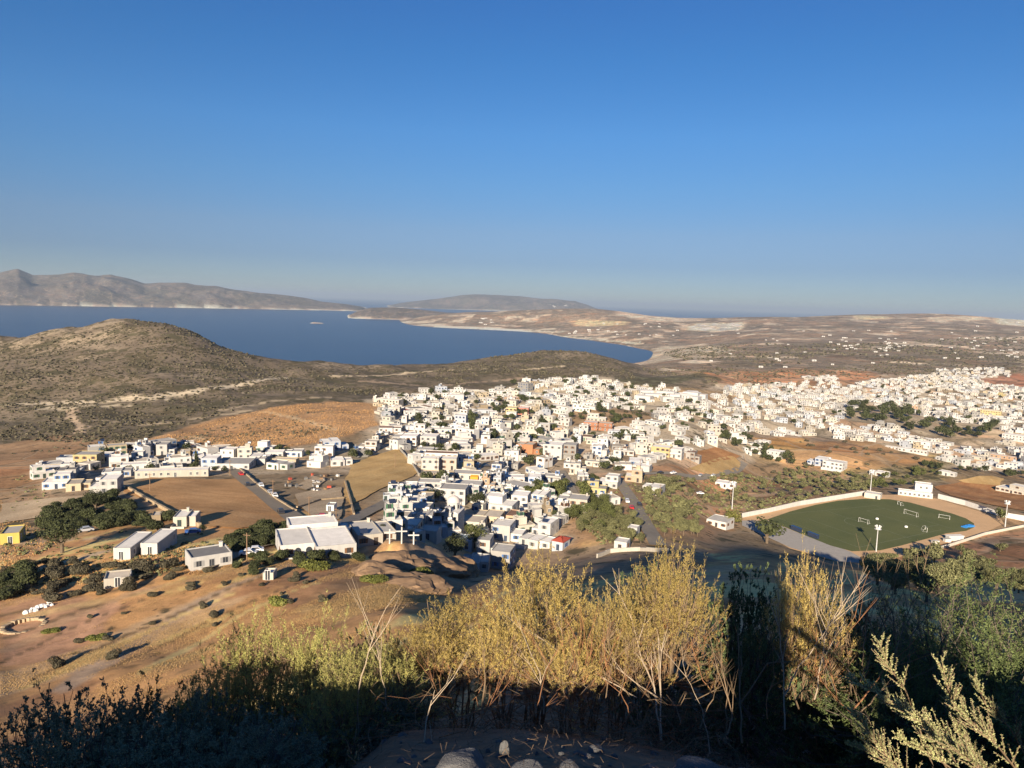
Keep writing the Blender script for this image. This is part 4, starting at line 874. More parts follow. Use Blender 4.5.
ORD = ["nearest", "second", "third", "fourth", "fifth", "sixth", "seventh", "eighth", "ninth", "tenth", "eleventh", "twelfth", "thirteenth", "fourteenth", "fifteenth"]
STW = {1: "single-storey", 2: "two-storey", 3: "three-storey"}
groups_ = {}
for h in ind:
    best = min(LANDM, key=lambda l: math.hypot(h['px'] - l[1], (h['py'] - l[2]) * 2.2)); dx, dy = h['px'] - best[1], (h['py'] - best[2]) * 2.2
    rel = ("right of" if dx > 0 else "left of") if abs(dx) > abs(dy) else ("behind" if dy < 0 else "in front of")
    stw = STW[h['st']] if h['kd'] not in 'UV' else "stepped"
    h['desc'] = f"{stw} {h['wall']} house with {h['roof']} roof"; h['rel'] = (rel, best[0]); h['dist'] = math.hypot(dx, dy)
    groups_.setdefault((h['desc'], rel, best[0]), []).append(h)
for (d_, rel, l_), hs in groups_.items():
    hs.sort(key=lambda h: h['dist'])
    for k_, h in enumerate(hs):
        h['label'] = f"{d_} {rel} {l_}" if len(hs) == 1 else f"{d_}, {ORD[min(k_, 14)]} one {rel} {l_}"
for h in ind:
    h['det'] = 2 if math.hypot(h['x'], h['y']) < 470 else 1
for h in [h for h in HOUSES if h['hand']] + ind:
    make_house("house", h['label'], h['x'], h['y'], h['yaw'], h['bl'], h['wall'], h['roof'], h['sh'], h['det'], h['seed'], None if h['hand'] else "white flat-roofed village houses", h['ex'], par=h['par'])
# the crowd of small houses far off reads as one mass
cb = MB(); ck = list(WALLS); cr = list(ROOFS)
for h in crowd:
    r_ = random.Random(h['seed']); zz = float(H(h['x'], h['y'])) + EYE; ca_, sa_ = math.cos(h['yaw']), math.sin(h['yaw'])
    b = MB()
    for blk in h['bl']: block_geo(b, blk, .3, .3, ck.index(h['wall']), len(ck) + cr.index(h['roof']))
    for sx, sy, sz, ang, dr in wall_sites(h['bl'], r_):
        c_, s_ = math.cos(ang), math.sin(ang); w2, h2 = .55, (2.1 if dr else 1.3)
        b.quad([(sx + qx*c_ + .05*s_, sy + qx*s_ - .05*c_, sz + qz) for qx, qz in ((-w2, 0), (w2, 0), (w2, h2), (-w2, h2))], len(ck) + len(cr))
    n = len(cb.v); cb.v += [(h['x'] + vx*ca_ - vy*sa_, h['y'] + vx*sa_ + vy*ca_, zz + vz*.86) for vx, vy, vz in b.v]; cb.f += [tuple(n + q for q in f) for f in b.f]; cb.m += b.m
FARH = [((830,338),(905,350),26,.6), ((940,335),(1020,360),30,.6), ((700,330),(900,345),16,.6), ((600,322),(690,336),16,.7), ((560,330),(600,334),8,.9), ((700,352),(900,372),14,.5), ((940,320),(1020,335),6,.7), ((470,318),(500,325),8,.9), ((545,305),(572,307),10,1), ((20,298),(40,300),0,1), ((880,345),(900,352),8,.6), ((640,395),(700,402),20,1)]
for (a, b_), (c, d), n_, sc_ in FARH:
    for k_ in range(n_):
        px, py = hr.uniform(a, c), hr.uniform(b_, d)
        x, y, z = hit(px, py, 600); s = (1 + math.hypot(x, y) / 9000) * sc_ * hr.uniform(.7, 1.3); w_, d_, h_ = 14 * s, 10 * s, 5 * s ** .7; n = len(cb.v); zz = float(H(x, y)) + EYE
        bb = MB(); bb.box(-w_/2, w_/2, 0, d_, -4, h_, 0, len(ck)); yaw = hr.uniform(-.5, .5) - math.atan2(x, y); ca_, sa_ = math.cos(yaw), math.sin(yaw)
        bb.quad([(-w_*.2, -.1, h_*.2), (w_*.2, -.1, h_*.2), (w_*.2, -.1, h_*.55), (-w_*.2, -.1, h_*.55)], len(ck) + len(cr))
        cb.v += [(x + vx*ca_ - vy*sa_, y + vx*sa_ + vy*ca_, zz + vz) for vx, vy, vz in bb.v]; cb.f += [tuple(n + q for q in f) for f in bb.f]; cb.m += bb.m
co_ = cb.build("distant_houses", [WM[k] for k in ck] + [RM_[k] for k in cr] + [PANE]); tag(co_, "crowd of small white houses in the far part of the villages", "houses", kind="stuff")
print("houses", len(HOUSES), "individual", n_ind, "crowd", len(crowd), "na", na)
# ------------------------------------------------------------------ the church, the crosses, the football ground's furniture
def base_z(x, y): return float(H(x, y)) + EYE
x, y, _ = hit(449, 531, 150); yaw = -math.atan2(x, y) - .28; yaw_c = yaw
ch = tag(empty("church", (x, y, base_z(x, y) - .2), yaw), "tall white church with domed drum at the near edge of the village", "church")
b = MB(); block_geo(b, (-3.2, 3.2, 0, 9, 6.4, 0), .3, .3, mr=None); b.build("nave", WM['white'], ch)
b = MB(); b.quad([(-3.2,0,6.7),(3.2,0,6.7),(0,0,8.1)]); b.quad([(3.2,9,6.7),(-3.2,9,6.7),(0,9,8.1)]); b.quad([(-3.2,9,6.7),(-3.2,0,6.7),(0,0,8.1),(0,9,8.1)]); b.quad([(3.2,0,6.7),(3.2,9,6.7),(0,9,8.1),(0,0,8.1)]); b.build("roof", RM_['white'], ch)
b = MB(); b.tube([(0,5,6.5),(0,5,9.6)], [2.5,2.5], 8, 0); b.tube([(0,5,9.6),(0,5,9.8)], [2.75,2.75], 8, 0); dr = b.build("drum", WM['white'], ch)
for k_ in range(8):
    a = math.pi/8 + k_*math.pi/4; q = MB(); q.quad([(-.35,0,0),(.35,0,0),(.35,0,1.1),(.2,0,1.45),(-.2,0,1.45),(-.35,0,1.1)]); q.build("window", PANE, dr, (math.cos(a)*2.345, 5+math.sin(a)*2.345, 7.6), a + math.pi/2)
b = MB(); b.tube([(0,5,9.8+2.2*math.sin(t)) for t in np.linspace(0, 1.45, 8)], [2.45*math.cos(t) for t in np.linspace(0, 1.45, 8)], 16, 0); dm = b.build("dome", mat("dome_plaster", (0.55,0.48,0.44), .8, .12, .8, .2), ch, smooth=True)
b = MB(); b.box(-.05,.05,4.95,5.05,11.9,13.1); b.box(-.32,.32,4.95,5.05,12.55,12.65); b.build("cross", M['metal'], dm)
b = MB(); b.box(-1.3,1.3,-2.4,-.003,-3,7.4); b.box(-1.5,1.5,-2.6,.2,7.4,7.6); b.box(-1.0,-.5,-2.2,-.3,7.6,9.2); b.box(.5,1.0,-2.2,-.3,7.6,9.2); b.box(-1.1,1.1,-2.3,-.2,9.2,9.5); b.build("bell_tower", WM['white'], ch)
for wx_, wy_, wz_, ang in ((-.0,-2.4,1.0,0),(0,-2.4,4.2,0),(2.2,0,3.8,0),(-2.2,0,3.8,0),(-3.2,3,3,-math.pi/2),(3.2,3,3,math.pi/2),(3.2,6,3,math.pi/2)): link("window", window_mesh('white', .9, 1.9), ch, (wx_, wy_, wz_), ang)
b = MB(); b.quad([(-3.2,-0.003,-3),(-7.5,-0.003,-3),(-7.5,-.003,.6),(-3.2,-.003,5.5)]); b.quad([(-3.2,.6,5.5),(-7.5,.6,.6),(-7.5,.6,-3),(-3.2,.6,-3)]); b.quad([(-3.2,-.003,5.5),(-7.5,-.003,.6),(-7.5,.6,.6),(-3.2,.6,5.5)]); b.quad([(-7.5,.6,-3),(-7.5,.6,.6),(-7.5,-.003,.6),(-7.5,-.003,-3)]); b.build("buttress", WM['white'], ch)
x, y, _ = hit(743, 411, 400); o = tag(empty("bell_tower", (x, y, base_z(x, y)), -math.atan2(x, y)), "slim white bell tower rising above the far village roofs", "bell tower")
b = MB(); b.box(-1.8,1.8,-1.8,1.8,-3,8.5); b.box(-2.1,2.1,-2.1,2.1,8.5,8.9); b.build("shaft", WM['ivory'], o)
b = MB(); [b.box(sx*1.3-.4, sx*1.3+.4, sy*1.3-.4, sy*1.3+.4, 8.9, 11.6) for sx in (-1,1) for sy in (-1,1)]; b.box(-1.9,1.9,-1.9,1.9,11.6,12); b.tube([(0,0,12),(0,0,13),(0,0,13.8)],[1.6,1.2,.1],12); b.build("belfry", WM['ivory'], o)
for px, py, wd, lab in ((389.5,543.5,1,"leftmost of three plain white crosses on the rock"), (401.5,543.5,1,"tallest, middle one of three plain white crosses on the rock"), (413.5,543.5,1,"rightmost of three plain white crosses on the rock")):
    x, y, _ = hit(px, py, 120); hgt = 15.8 * slant(x, y) / F_PX; s_ = hgt / 4.2; up = 1.12 if "middle" in lab else (.78 if "right" in lab else 1)
    o = tag(empty("cross", (x, y, base_z(x, y) - .3), -math.atan2(x, y)), lab, "cross", "three white crosses")
    b = MB(); b.box(-.17*s_,.17*s_,-.17*s_,.17*s_,0,4.3*s_*up); b.build("post", WM['white'], o); b = MB(); b.box(-1.45*s_,1.45*s_,-.15*s_,.15*s_,3.25*s_*up-.15,3.25*s_*up+.17*s_); b.build("crossbar", WM['white'], o)

def outcrop(px, py, wpx, hpx, lab, seed):
    import bmesh
    x, y, _ = hit(px, py, 120); s = wpx * slant(x, y) / F_PX / 2; r = np.random.default_rng(seed); bm = bmesh.new(); bmesh.ops.create_icosphere(bm, subdivisions=4, radius=1); o_ = r.uniform(-9, 9, 2)
    for v in bm.verts:
        c = np.array(v.co); k_ = 1 + .55*float(vnoise(np.array(c[0]*1.7+o_[0]), np.array(c[1]*1.7+c[2]*1.1+o_[1]))) + .35*float(vnoise(np.array(c[0]*4+o_[1]), np.array(c[1]*4+c[2]*5+o_[0]))) + .16*float(vnoise(np.array(c[2]*14), np.array(c[0]*9+c[1]*8))); v.co = c * k_
    me = bpy.data.meshes.new("rock_outcrop"); bm.to_mesh(me); bm.free(); me.materials.append(M['crag']); o = link("rock_outcrop", me, None, (x, y, base_z(x, y) - s*hpx/wpx*.35), r.uniform(0, 6)); o.scale = (s, s*.8, s*hpx/wpx*1.5); tag(o, lab, "rock outcrop")
M['crag'] = mat("brown_crag", (0.25,0.165,0.10), .95, .5, .5, .1, bump=.8)
for k_, (px, py, w_, h_, lab) in enumerate(((380,575,62,14,"brown rock outcrop, leftmost under the three crosses"), (402,566,74,15,"broad brown rock mass under the left cross"), (432,570,70,15,"cracked brown rock in the middle of the knoll"), (456,572,56,15,"brown rock at the hollow's left rim"), (415,586,80,12,"low brown rock at the knoll's foot"))): outcrop(px, py, w_, h_, lab, 300+k_)
def lamp_mast(px, py, hgt, lab):
    x, y = on_plane(px, py) if py > 480 else hitxy(px, py); z = PZ if py > 480 else base_z(x, y)
    o = tag(empty("floodlight_mast", (x, y, z), -math.atan2(x, y)), lab, "floodlight", "floodlight masts round the pitch")
    b = MB(); b.tube([(0,0,-1),(0,0,hgt)], [.28,.16], 8); b.build("pole", M['metal'], o)
    b = MB(); b.tube([(0,0,hgt-.9),(0,0,hgt-.8)], [1.5,1.5], 12); b.tube([(0,0,hgt-.85),(0,0,hgt+.2)], [1.1,1.1], 8); b.build("platform", M['metal'], o)
    for k_ in range(6):
        a = k_*math.pi/3; q = MB(); q.box(-.3,.3,-.12,.12,0,.5); q.build("lamp", M['tank'], o, (1.2*math.cos(a), 1.2*math.sin(a), hgt+.25), a+math.pi/2)
lamp_mast(876, 552, 11.5, "floodlight mast standing at the near edge of the pitch")
lamp_mast(870, 495.5, 14.5, "floodlight mast beside the small changing hut behind the pitch")
lamp_mast(732, 508.5, 14, "floodlight mast behind the pitch's left corner building")
lamp_mast(1005, 527, 13, "floodlight mast at the pitch's far right corner")
def goal(px, py, wd, hg, ang, lab):
    x, y = on_plane(px, py); o = tag(empty("goal", (x, y, PZ + .34), ang), lab, "goal", "goals on the football pitch")
    b = MB(); r = .07
    b.tube([(-wd/2,0,0),(-wd/2,0,hg),(wd/2,0,hg),(wd/2,0,0)], [r]*4, 6); b.build("frame", M['tank'], o)
    b = MB(); b.tube([(-wd/2,0,hg),(-wd/2,.9,hg),(-wd/2,1.9,0),(-wd/2,0,0)], [.04]*4, 5); b.tube([(wd/2,0,hg),(wd/2,.9,hg),(wd/2,1.9,0),(wd/2,0,0)], [.04]*4, 5); b.tube([(-wd/2,1.9,.03),(wd/2,1.9,.03)], [.04]*2, 5); b.build("net_stay", M['tank'], o)
gp = math.atan2(PU[1], PU[0]) - math.pi/2
goal(910, 516, 7.3, 2.44, gp, "full-size white goal on the far half of the pitch")
goal(863, 523.5, 5, 2.1, gp+.1, "small white goal near the middle of the pitch")
goal(944, 519.5, 5.0, 2.0, gp+.5, "small white goal near the blue mats")
goal(926, 531.5, 4.0, 2.0, gp+2.4, "white goal turned away near the pitch's close edge")
goal(899, 505.5, 3.0, 1.8, gp-.4, "tiny practice goal at the far touchline")
for px, py, lab in ((795,531.5,"left one of two shaded dugouts by the pitch"), (812,538,"right one of two shaded dugouts by the pitch")):
    x, y = on_plane(px, py); o = tag(empty("dugout", (x, y, PZ+.3), math.atan2(*(np.array(on_plane(850,552))-np.array(on_plane(768,520)))[::-1])), lab, "dugout", "team dugouts")
    b = MB(); b.box(-3,3,0,.1,0,1.9); b.box(-3,-2.9,.1,1.3,0,1.9); b.box(2.9,3,.1,1.3,0,1.9); b.build("shell", M['panel'], o); b = MB(); b.box(-3.1,3.1,-.05,1.6,1.9,2.0); b.build("canopy", M['panel'], o); b = MB(); b.box(-2.8,2.8,.2,.6,.4,.48); b.build("bench", M['wood'], o)
x, y = on_plane(956, 541); o = tag(empty("shelter", (x, y, PZ), gp + math.pi/2 - .25), "white roofed stand shelter on the pitch's near wall", "shelter"); b = MB(); b.box(-4,4,-.2,0,0,2.3); b.box(-4,-3.8,0,2.2,0,2.3); b.box(3.8,4,0,2.2,0,2.3); b.build("wall", WM['white'], o); b = MB(); b.box(-4.3,4.3,-.5,2.6,2.3,2.45); b.build("roof", RM_['white'], o)
for px, py, lab in ((935,544,"white bench cover on the pitch's near wall, right of the mast"), (947,542,"white kiosk between bench cover and shelter")):
    x, y = on_plane(px, py); o = tag(empty("kiosk", (x, y, PZ), gp + 1.3), lab, "kiosk"); b = MB(); b.box(-1.6,1.6,-.8,.8,0,1.7); b.build("body", WM['white'], o); b = MB(); b.box(-1.8,1.8,-1,1,1.7,1.8); b.build("roof", RM_['grey'], o)
x, y = on_plane(967, 527.5); b = MB()
for k_ in range(7): a = k_*.9; rr_ = .8 + .5*(k_ % 3); b.box(-3+k_*1.0, -1.6+k_*1.0, -1.2+.4*math.sin(a), 1.0+.4*math.cos(a*2), 0, .45+.25*(k_ % 3))
tag(b.build("crash_mat", mat("blue_vinyl", (0.03,0.20,0.52), .5, .12, 1, .4), None, (x, y, PZ+.34), .5), "heap of bright blue landing mats at the pitch's right end", "mats")
for px, py, lab in ((877,520,"white ball bag left near the pitch centre"), (906,528,"white equipment bag near the pitch's close side")):
    x, y = on_plane(px, py); b = MB(); b.tube([(0,0,0),(0,0,.35),(0,0,.8),(0,0,.95)], [.7,.9,.6,.1], 9); tag(b.build("equipment_bag", M['tank'], None, (x, y, PZ+.34), 0, True), lab, "bag")
def wall(name, pts, h, m, lab, th=.35, plane=True, cat="wall", seg=6):
    pg = pit(*pts) if plane else polyxy(pts); b = MB()
    for a, c in zip(pg, pg[1:]):
        L = math.hypot(c[0]-a[0], c[1]-a[1]); n = max(1, int(L/seg))
        for k_ in range(n):
            p = (a[0]+(c[0]-a[0])*k_/n, a[1]+(c[1]-a[1])*k_/n); q = (a[0]+(c[0]-a[0])*(k_+1)/n, a[1]+(c[1]-a[1])*(k_+1)/n)
            nx, ny = -(q[1]-p[1])/(L/n)*th/2, (q[0]-p[0])/(L/n)*th/2; zp, zq = (base_z(*p), base_z(*q)) if not plane else (PZ, PZ); hp = h*rng.uniform(.9,1.1) if not plane else h
            P = [(p[0]+nx,p[1]+ny), (p[0]-nx,p[1]-ny), (q[0]-nx,q[1]-ny), (q[0]+nx,q[1]+ny)]; Zs = [zp,zp,zq,zq]; i0 = len(b.v)
            b.v += [(P[i][0], P[i][1], Zs[i]-1) for i in range(4)] + [(P[i][0], P[i][1], Zs[i]+hp) for i in range(4)]
            for f in ((0,1,5,4),(1,2,6,5),(2,3,7,6),(3,0,4,7),(4,5,6,7)): b.f.append(tuple(i0+k2 for k2 in f)); b.m.append(0)
    return tag(b.build(name, m), lab, cat)
wall("stadium_wall", [(742,518),(770,512.5),(800,505.5),(868,494.5)], 2.6, WM['white'], "long white wall along the pitch's back left side")
wall("stadium_wall", [(938,498),(965,505),(1000,516.5),(1040,523)], 2.6, WM['white'], "white wall between the pitch and the red field")
wall("low_wall", [(915,556),(950,546.5),(985,535),(1040,524)], 1.4, WM['ivory'], "low pale wall with dark strip along the pitch's near side")
wall("stone_wall", [(126,488),(146,500),(170,513),(200,527)], 1.3, M['stone'], "rough stone bank wall at the ploughed field's lower edge", .8, False)
wall("stone_wall", [(240,470),(258,486),(276,500),(296,512)], 1.0, M['stone'], "dry stone wall on the road's right side", .6, False)
wall("stone_wall", [(345,482),(350,500),(354,516)], 1.1, M['stone'], "dry stone wall left of the stubble field", .6, False)
wall("stone_wall", [(399,449),(411,463),(419,476)], 1.4, WM['ivory'], "pale wall round the stubble field's right corner", .4, False)
wall("stone_wall", [(297,509),(320,501),(344,499)], .9, M['stone'], "dry stone wall across the dusty yards", .6, False)
wall("garden_wall", [(597,558),(610,553),(640,551),(668,553)], 1.3, WM['ivory'], "curved pale wall under the shaded orchard edge", .4, False, seg=3)
# clubhouse
x, y = on_plane(917, 497.5); o = tag(empty("clubhouse", (x, y, PZ), gp + math.pi/2 - .25 - math.pi/2 + .95), "white clubhouse with tall block and row of dark openings behind the pitch", "clubhouse")
cl = [(-10,8,0,5,3.0,0), (-1,8,5.2,12,7.0,0)]
for blk in cl: b = MB(); block_geo(b, blk, .3, .3, mr=None); b.build("wall", WM['white'], o); b = MB(); b.quad([(blk[0]+.2,blk[2]+.2,blk[4]),(blk[1]-.2,blk[2]+.2,blk[4]),(blk[1]-.2,blk[3]-.2,blk[4]),(blk[0]+.2,blk[3]-.2,blk[4])]); b.build("roof", RM_['white'], o)
for k_ in range(7): link("window", window_mesh('white', 1.1, 1.25), o, (-8.6+2.4*k_, 0, 1.0))
for k_ in range(2): link("window", window_mesh('white', 1.1, 1.25), o, (2+3*k_, 5.2, 4.6)); link("window", window_mesh('white', 1.1, 1.25), o, (8, 7+2.5*k_, 4.6), math.pi/2)

# utility poles, cars, scrap
def pole(px, py, h, lab):
    x, y, _ = hit(px, py, 100); o = tag(empty("utility_pole", (x, y, base_z(x, y)), rng.uniform(-.4,.4)), lab, "utility pole", "wooden utility poles")
    b = MB(); b.tube([(0,0,-1),(0,0,h)], [.16,.11], 7); b.build("pole", M['wood'], o); b = MB(); b.box(-.9,.9,-.06,.06,h-.6,h-.48); b.build("crossarm", M['wood'], o)
pole(309, 525, 9, "utility pole at the road junction above the villa"); pole(247, 562, 7, "utility pole beside the lone white block"); pole(273, 498, 7, "utility pole on the road bend by the ploughed field"); pole(461, 520, 8, "utility pole right of the church"); pole(336, 531, 7, "utility pole behind the villa")
CARC = {'red': (0.45,0.03,0.03), 'white': (0.7,0.7,0.7), 'silver': (0.35,0.36,0.38), 'blue': (0.04,0.10,0.30), 'dark': (0.03,0.03,0.035)}
CM = {k_: mat("car_paint_" + k_, c, .3, .05, 1, .5) for k_, c in CARC.items()}; TY = mat("tyre_rubber", (0.02,0.02,0.02), .8)
def car(px, py, ang, col, lab, rmin=100):
    x, y, _ = hit(px, py, rmin); z = base_z(x, y) + .5; o = tag(empty("parked_car", (x, y, z), ang), lab, "car", "cars parked in the village")
    prof_ = [(-2.05,.35),(-2.1,.75),(-1.9,.95),(-1.15,1.02),(-.75,1.45),(.75,1.47),(1.45,.98),(2.0,.82),(2.1,.55),(2.0,.35)]; b = MB(); n = len(prof_)
    b.v = [(px_, s*(.85 if pz_ < 1.2 else .68), pz_) for s in (-1,1) for px_, pz_ in prof_]
    b.f = [tuple(range(n)), tuple(reversed(range(n, 2*n)))] + [(i, i+n, (i+1) % n + n, (i+1) % n) for i in range(n)]; b.m = [0]*len(b.f); b.build("body", CM[col], o)
    b = MB(); b.quad([(-.7,-.72,1.4),(.7,-.72,1.4),(1.3,-.855,1.0),(-1.05,-.855,1.02)]); b.quad([(1.3,.855,1.0),(.7,.72,1.4),(-.7,.72,1.4),(-1.05,.855,1.02)]); b.quad([(.8,-.62,1.43),(.8,.62,1.43),(1.45,.75,1.03),(1.45,-.75,1.03)]); b.quad([(-.8,.62,1.42),(-.8,-.62,1.42),(-1.17,-.75,1.06),(-1.17,.75,1.06)]); b.build("window", PANE, o)
    for sx in (-1.3,1.3):
        for sy in (-.8,.8): b = MB(); b.tube([(sx,sy-.1,.32),(sx,sy-.1,.321),(sx,sy+.1,.321),(sx,sy+.1,.32)], [.02,.32,.32,.02], 12); b.build("wheel", TY, o)
car(322, 519.5, .3, 'red', "bright red car parked on the dusty ground above the villa"); car(241, 476, -1.0, 'red', "dark red car stopped at the top of the road"); car(248, 557, .2, 'white', "white car, left one beside the villa's shaded side"); car(255, 554, .3, 'white', "white car, right one beside the villa's shaded side"); car(193, 535, .4, 'blue', "blue car in the shade of the ivory cottage"); car(86, 533, .6, 'silver', "silver car behind the big dark tree at left"); car(487, 468, .2, 'dark', "dark car on the upper village street"); car(498, 466, .2, 'white', "white car on the upper village street"); car(700, 495, .1, 'white', "white car on the pale lane above the orchard"); car(915, 489, .2, 'dark', "dark car beside the clubhouse")
for k_ in range(22):
    pl_ = rng.choice((STREETS[1], STREETS[2], STREETS[3], STREETS[4], STREETS[0])); i_ = rng.randrange(len(pl_)-1); t_ = rng.random(); p_ = [pl_[i_][j]*(1-t_)+pl_[i_+1][j]*t_ for j in (0,1)]; a_ = math.atan2(pl_[i_+1][1]-pl_[i_][1], pl_[i_+1][0]-pl_[i_][0]); off = rng.choice((-2.2, 2.2))
    px_, py_ = project(p_[0]-math.sin(a_)*off, p_[1]+math.cos(a_)*off, float(H(*p_))); car(px_, py_, a_, rng.choice(('white','white','silver','dark','red','blue')), "small car parked along one of the village lanes")
for px, py in ((436,472),(500,478),(520,462),(548,474),(580,470),(610,462),(640,472),(690,470),(745,462),(660,500),(395,468),(330,470),(230,476),(150,492)): pole(px, py, 7.5, "thin wooden pole standing among the village houses")
# scrap heap of mixed crates and sheets in the yards
sr = random.Random(5); k_ = 0
for (a, b_, c, d, n_) in ((308,476,342,492,22), (282,478,306,488,6)):
    for i in range(n_):
        px, py = sr.uniform(a, c), sr.uniform(b_, d); x, y, _ = hit(px, py, 200); cn, cc = sr.choice((('red', RM_['red']), ('white', M['tank']), ('grey', M['metal']), ('grey', M['metal']), ('brown', M['wood']), ('brown', M['wood']), ('dark', RM_['dark']), ('dark', RM_['dark'])))
        b = MB(); w_, d_, h_ = sr.uniform(.6,2.0), sr.uniform(.6,1.4), sr.uniform(.4,1.2); b.box(-w_/2,w_/2,-d_/2,d_/2,-.3,h_*.7); b.quad([(-w_/2,-d_/2,h_*.72),(w_/2,-d_/2,h_*.72),(w_/2*.8,d_/2,h_),(-w_/2*.8,d_/2,h_)])
        o = tag(b.build("scrap_bin", cc, None, (x, y, base_z(x, y)+.4), sr.uniform(0,3)), f"{cn} piece of scrap in the junk yard by the stubble field", "scrap", f"{cn} scrap pieces in the junk yard")
# ring of stones, white rubble sacks
x, y, _ = hit(24, 627, 60); b = MB()
for k_ in range(26):
    a = k_*2*math.pi/26; q = 3.4; b.box(q*math.cos(a)-.4,q*math.cos(a)+.4,q*math.sin(a)-.3,q*math.sin(a)+.3,-.8,.42*sr.uniform(.7,1.2))
tag(b.build("stone_ring", M['stone'], None, (x, y, base_z(x, y))), "low round stone ring on the bare ground at far left", "stone ring")
for k_ in range(14):
    px = 26 + k_*2.0; py = 613 - k_*.75 + sr.uniform(-1.5,2.5); x, y, _ = hit(px, py, 60); b = MB(); s_ = sr.uniform(.4,.75); b.tube([(0,0,-.2),(0,0,s_*.3),(0,0,s_*.8),(0,0,s_)], [s_*.7,s_*.85,s_*.6,.1], 6)
    tag(b.build("rubble_sack", M['tank'], None, (x, y, base_z(x, y)), sr.uniform(0,3)), "white rubble sack lying in the pale row on the left slope", "sack", "white rubble sacks on the left slope")

# ------------------------------------------------------------------ trees and shrubs
def leaf_mat(name, col, var=.45, trans=.12, tip=None):
    m, t, b = new_mat(name); ge = N(t, "ShaderNodeNewGeometry"); oi = N(t, "ShaderNodeObjectInfo")
    c = mixc(t, ge.outputs["Random Per Island"], tuple(q*(1-var) for q in col), tuple(q*(1+var) for q in col))
    if tip: c = mixc(t, ramp(t, mathn(t, 'FRACT', mathn(t, 'MULTIPLY', ge.outputs["Random Per Island"], 7.31)), .6, .9), c, tip)
    c = mixc(t, 1.0, c, ramp(t, oi.outputs["Random"], 0, 1, .75, 1.25), 'MULTIPLY')
    t.links.new(c, b.inputs["Base Color"]); b.inputs["Roughness"].default_value = .75; b.inputs["Specular IOR Level"].default_value = .2
    if trans:
        tr = N(t, "ShaderNodeBsdfTranslucent"); t.links.new(c, tr.inputs[0]); mx = N(t, "ShaderNodeMixShader"); mx.inputs[0].default_value = trans
        t.links.new(b.outputs[0], mx.inputs[1]); t.links.new(tr.outputs[0], mx.inputs[2]); t.links.new(mx.outputs[0], t.nodes["Material Output"].inputs[0])
    return m
BARK = mat("bark", (0.13,0.10,0.07), .95, .3, 3, .1)
def crown_mesh(seed, rx, rz, zc, n, ls, lobes, m, squash=1.0):
    r = np.random.default_rng(seed); L = []
    for k_ in range(lobes):
        a = r.uniform(0, 2*math.pi); q = r.uniform(.25, .62); L.append((q*rx*math.cos(a), q*rx*math.sin(a), zc + r.uniform(-.35,.45)*rz, r.uniform(.38,.62)*rx))
    L.append((0, 0, zc, rx*.6)); L = np.array(L); li = r.integers(0, len(L), n)
    d = r.normal(size=(n, 3)); d /= np.linalg.norm(d, axis=1)[:, None]; rad = L[li, 3] * r.uniform(.72, 1.05, n)
    P = L[li, :3] + d * rad[:, None] * np.array([1, 1, rz/rx*squash])
    nrm = d + r.normal(size=(n, 3)) * .55; nrm /= np.linalg.norm(nrm, axis=1)[:, None]
    u = np.cross(nrm, r.normal(size=(n, 3))); u /= np.linalg.norm(u, axis=1)[:, None] + 1e-9; v = np.cross(nrm, u); s = ls * r.uniform(.6, 1.3, n)[:, None]
    V = np.stack([P - u*s, P - v*s*.6, P + u*s, P + v*s*.6], 1).reshape(-1, 3); V[:, 2] = np.maximum(V[:, 2], .1); F = np.arange(4*n).reshape(-1, 4)
    o = mesh_obj("crown", V, F, m); me = o.data; bpy.data.objects.remove(o); return me
def trunk_mesh(seed, h, r0, spread, n=4):
    r = random.Random(seed); b = MB(); b.tube([(0,0,-.6),(r.uniform(-.1,.1),0,h*.45),(r.uniform(-.15,.15),r.uniform(-.15,.15),h*.75)], [r0*1.2, r0, r0*.8], 7)
    for k_ in range(n):
        a = k_*2*math.pi/n + r.uniform(-.4,.4); b.tube([(0,0,h*.55),(spread*.5*math.cos(a),spread*.5*math.sin(a),h*.9),(spread*math.cos(a),spread*math.sin(a),h*1.25)], [r0*.7,r0*.45,r0*.15], 5)
    o = b.build("trunk", BARK); me = o.data; bpy.data.objects.remove(o); return me
LEAF = {'olive': leaf_mat("olive_leaves", (0.135,0.135,0.062)), 'dark': leaf_mat("dark_leaves", (0.050,0.058,0.024)), 'green': leaf_mat("green_leaves", (0.085,0.095,0.032)), 'scrub': leaf_mat("scrub_leaves", (0.088,0.078,0.050)), 'lime': leaf_mat("lime_leaves", (0.17,0.17,0.045)), 'ground': leaf_mat("creeper_leaves", (0.13,0.14,0.035))}
KIND = {}
for kd, (lf, rx, rz, zc, lobes, th_, tr, sp) in {'olive_tree': ('olive',2.3,1.7,2.6,6,2.0,.2,1.0), 'dark_tree': ('dark',2.6,2.1,3.0,7,2.2,.22,1.1), 'green_tree': ('green',2.6,1.9,2.8,7,2.0,.2,1.1), 'shrub': ('scrub',1.5,.9,.8,5,.6,.1,.6), 'dark_shrub': ('dark',1.6,1.0,.9,6,.6,.1,.6), 'cypress': ('dark',.9,3.2,3.6,5,1.2,.14,.2), 'garden_bush': ('dark',2.6,1.9,2.3,6,1.8,.2,1.0), 'creeping_bush': ('ground',2.0,.5,.45,6,.3,.08,.6)}.items():
    KIND[kd] = dict(hi=[crown_mesh(900+7*i+len(kd), rx, rz, zc, 2400, .135, lobes, LEAF[lf]) for i in range(3)], lo=[crown_mesh(950+7*i+len(kd), rx, rz, zc, 420, .36, lobes, LEAF[lf]) for i in range(4)], trunk=[trunk_mesh(i, th_, tr, sp) for i in range(2)])
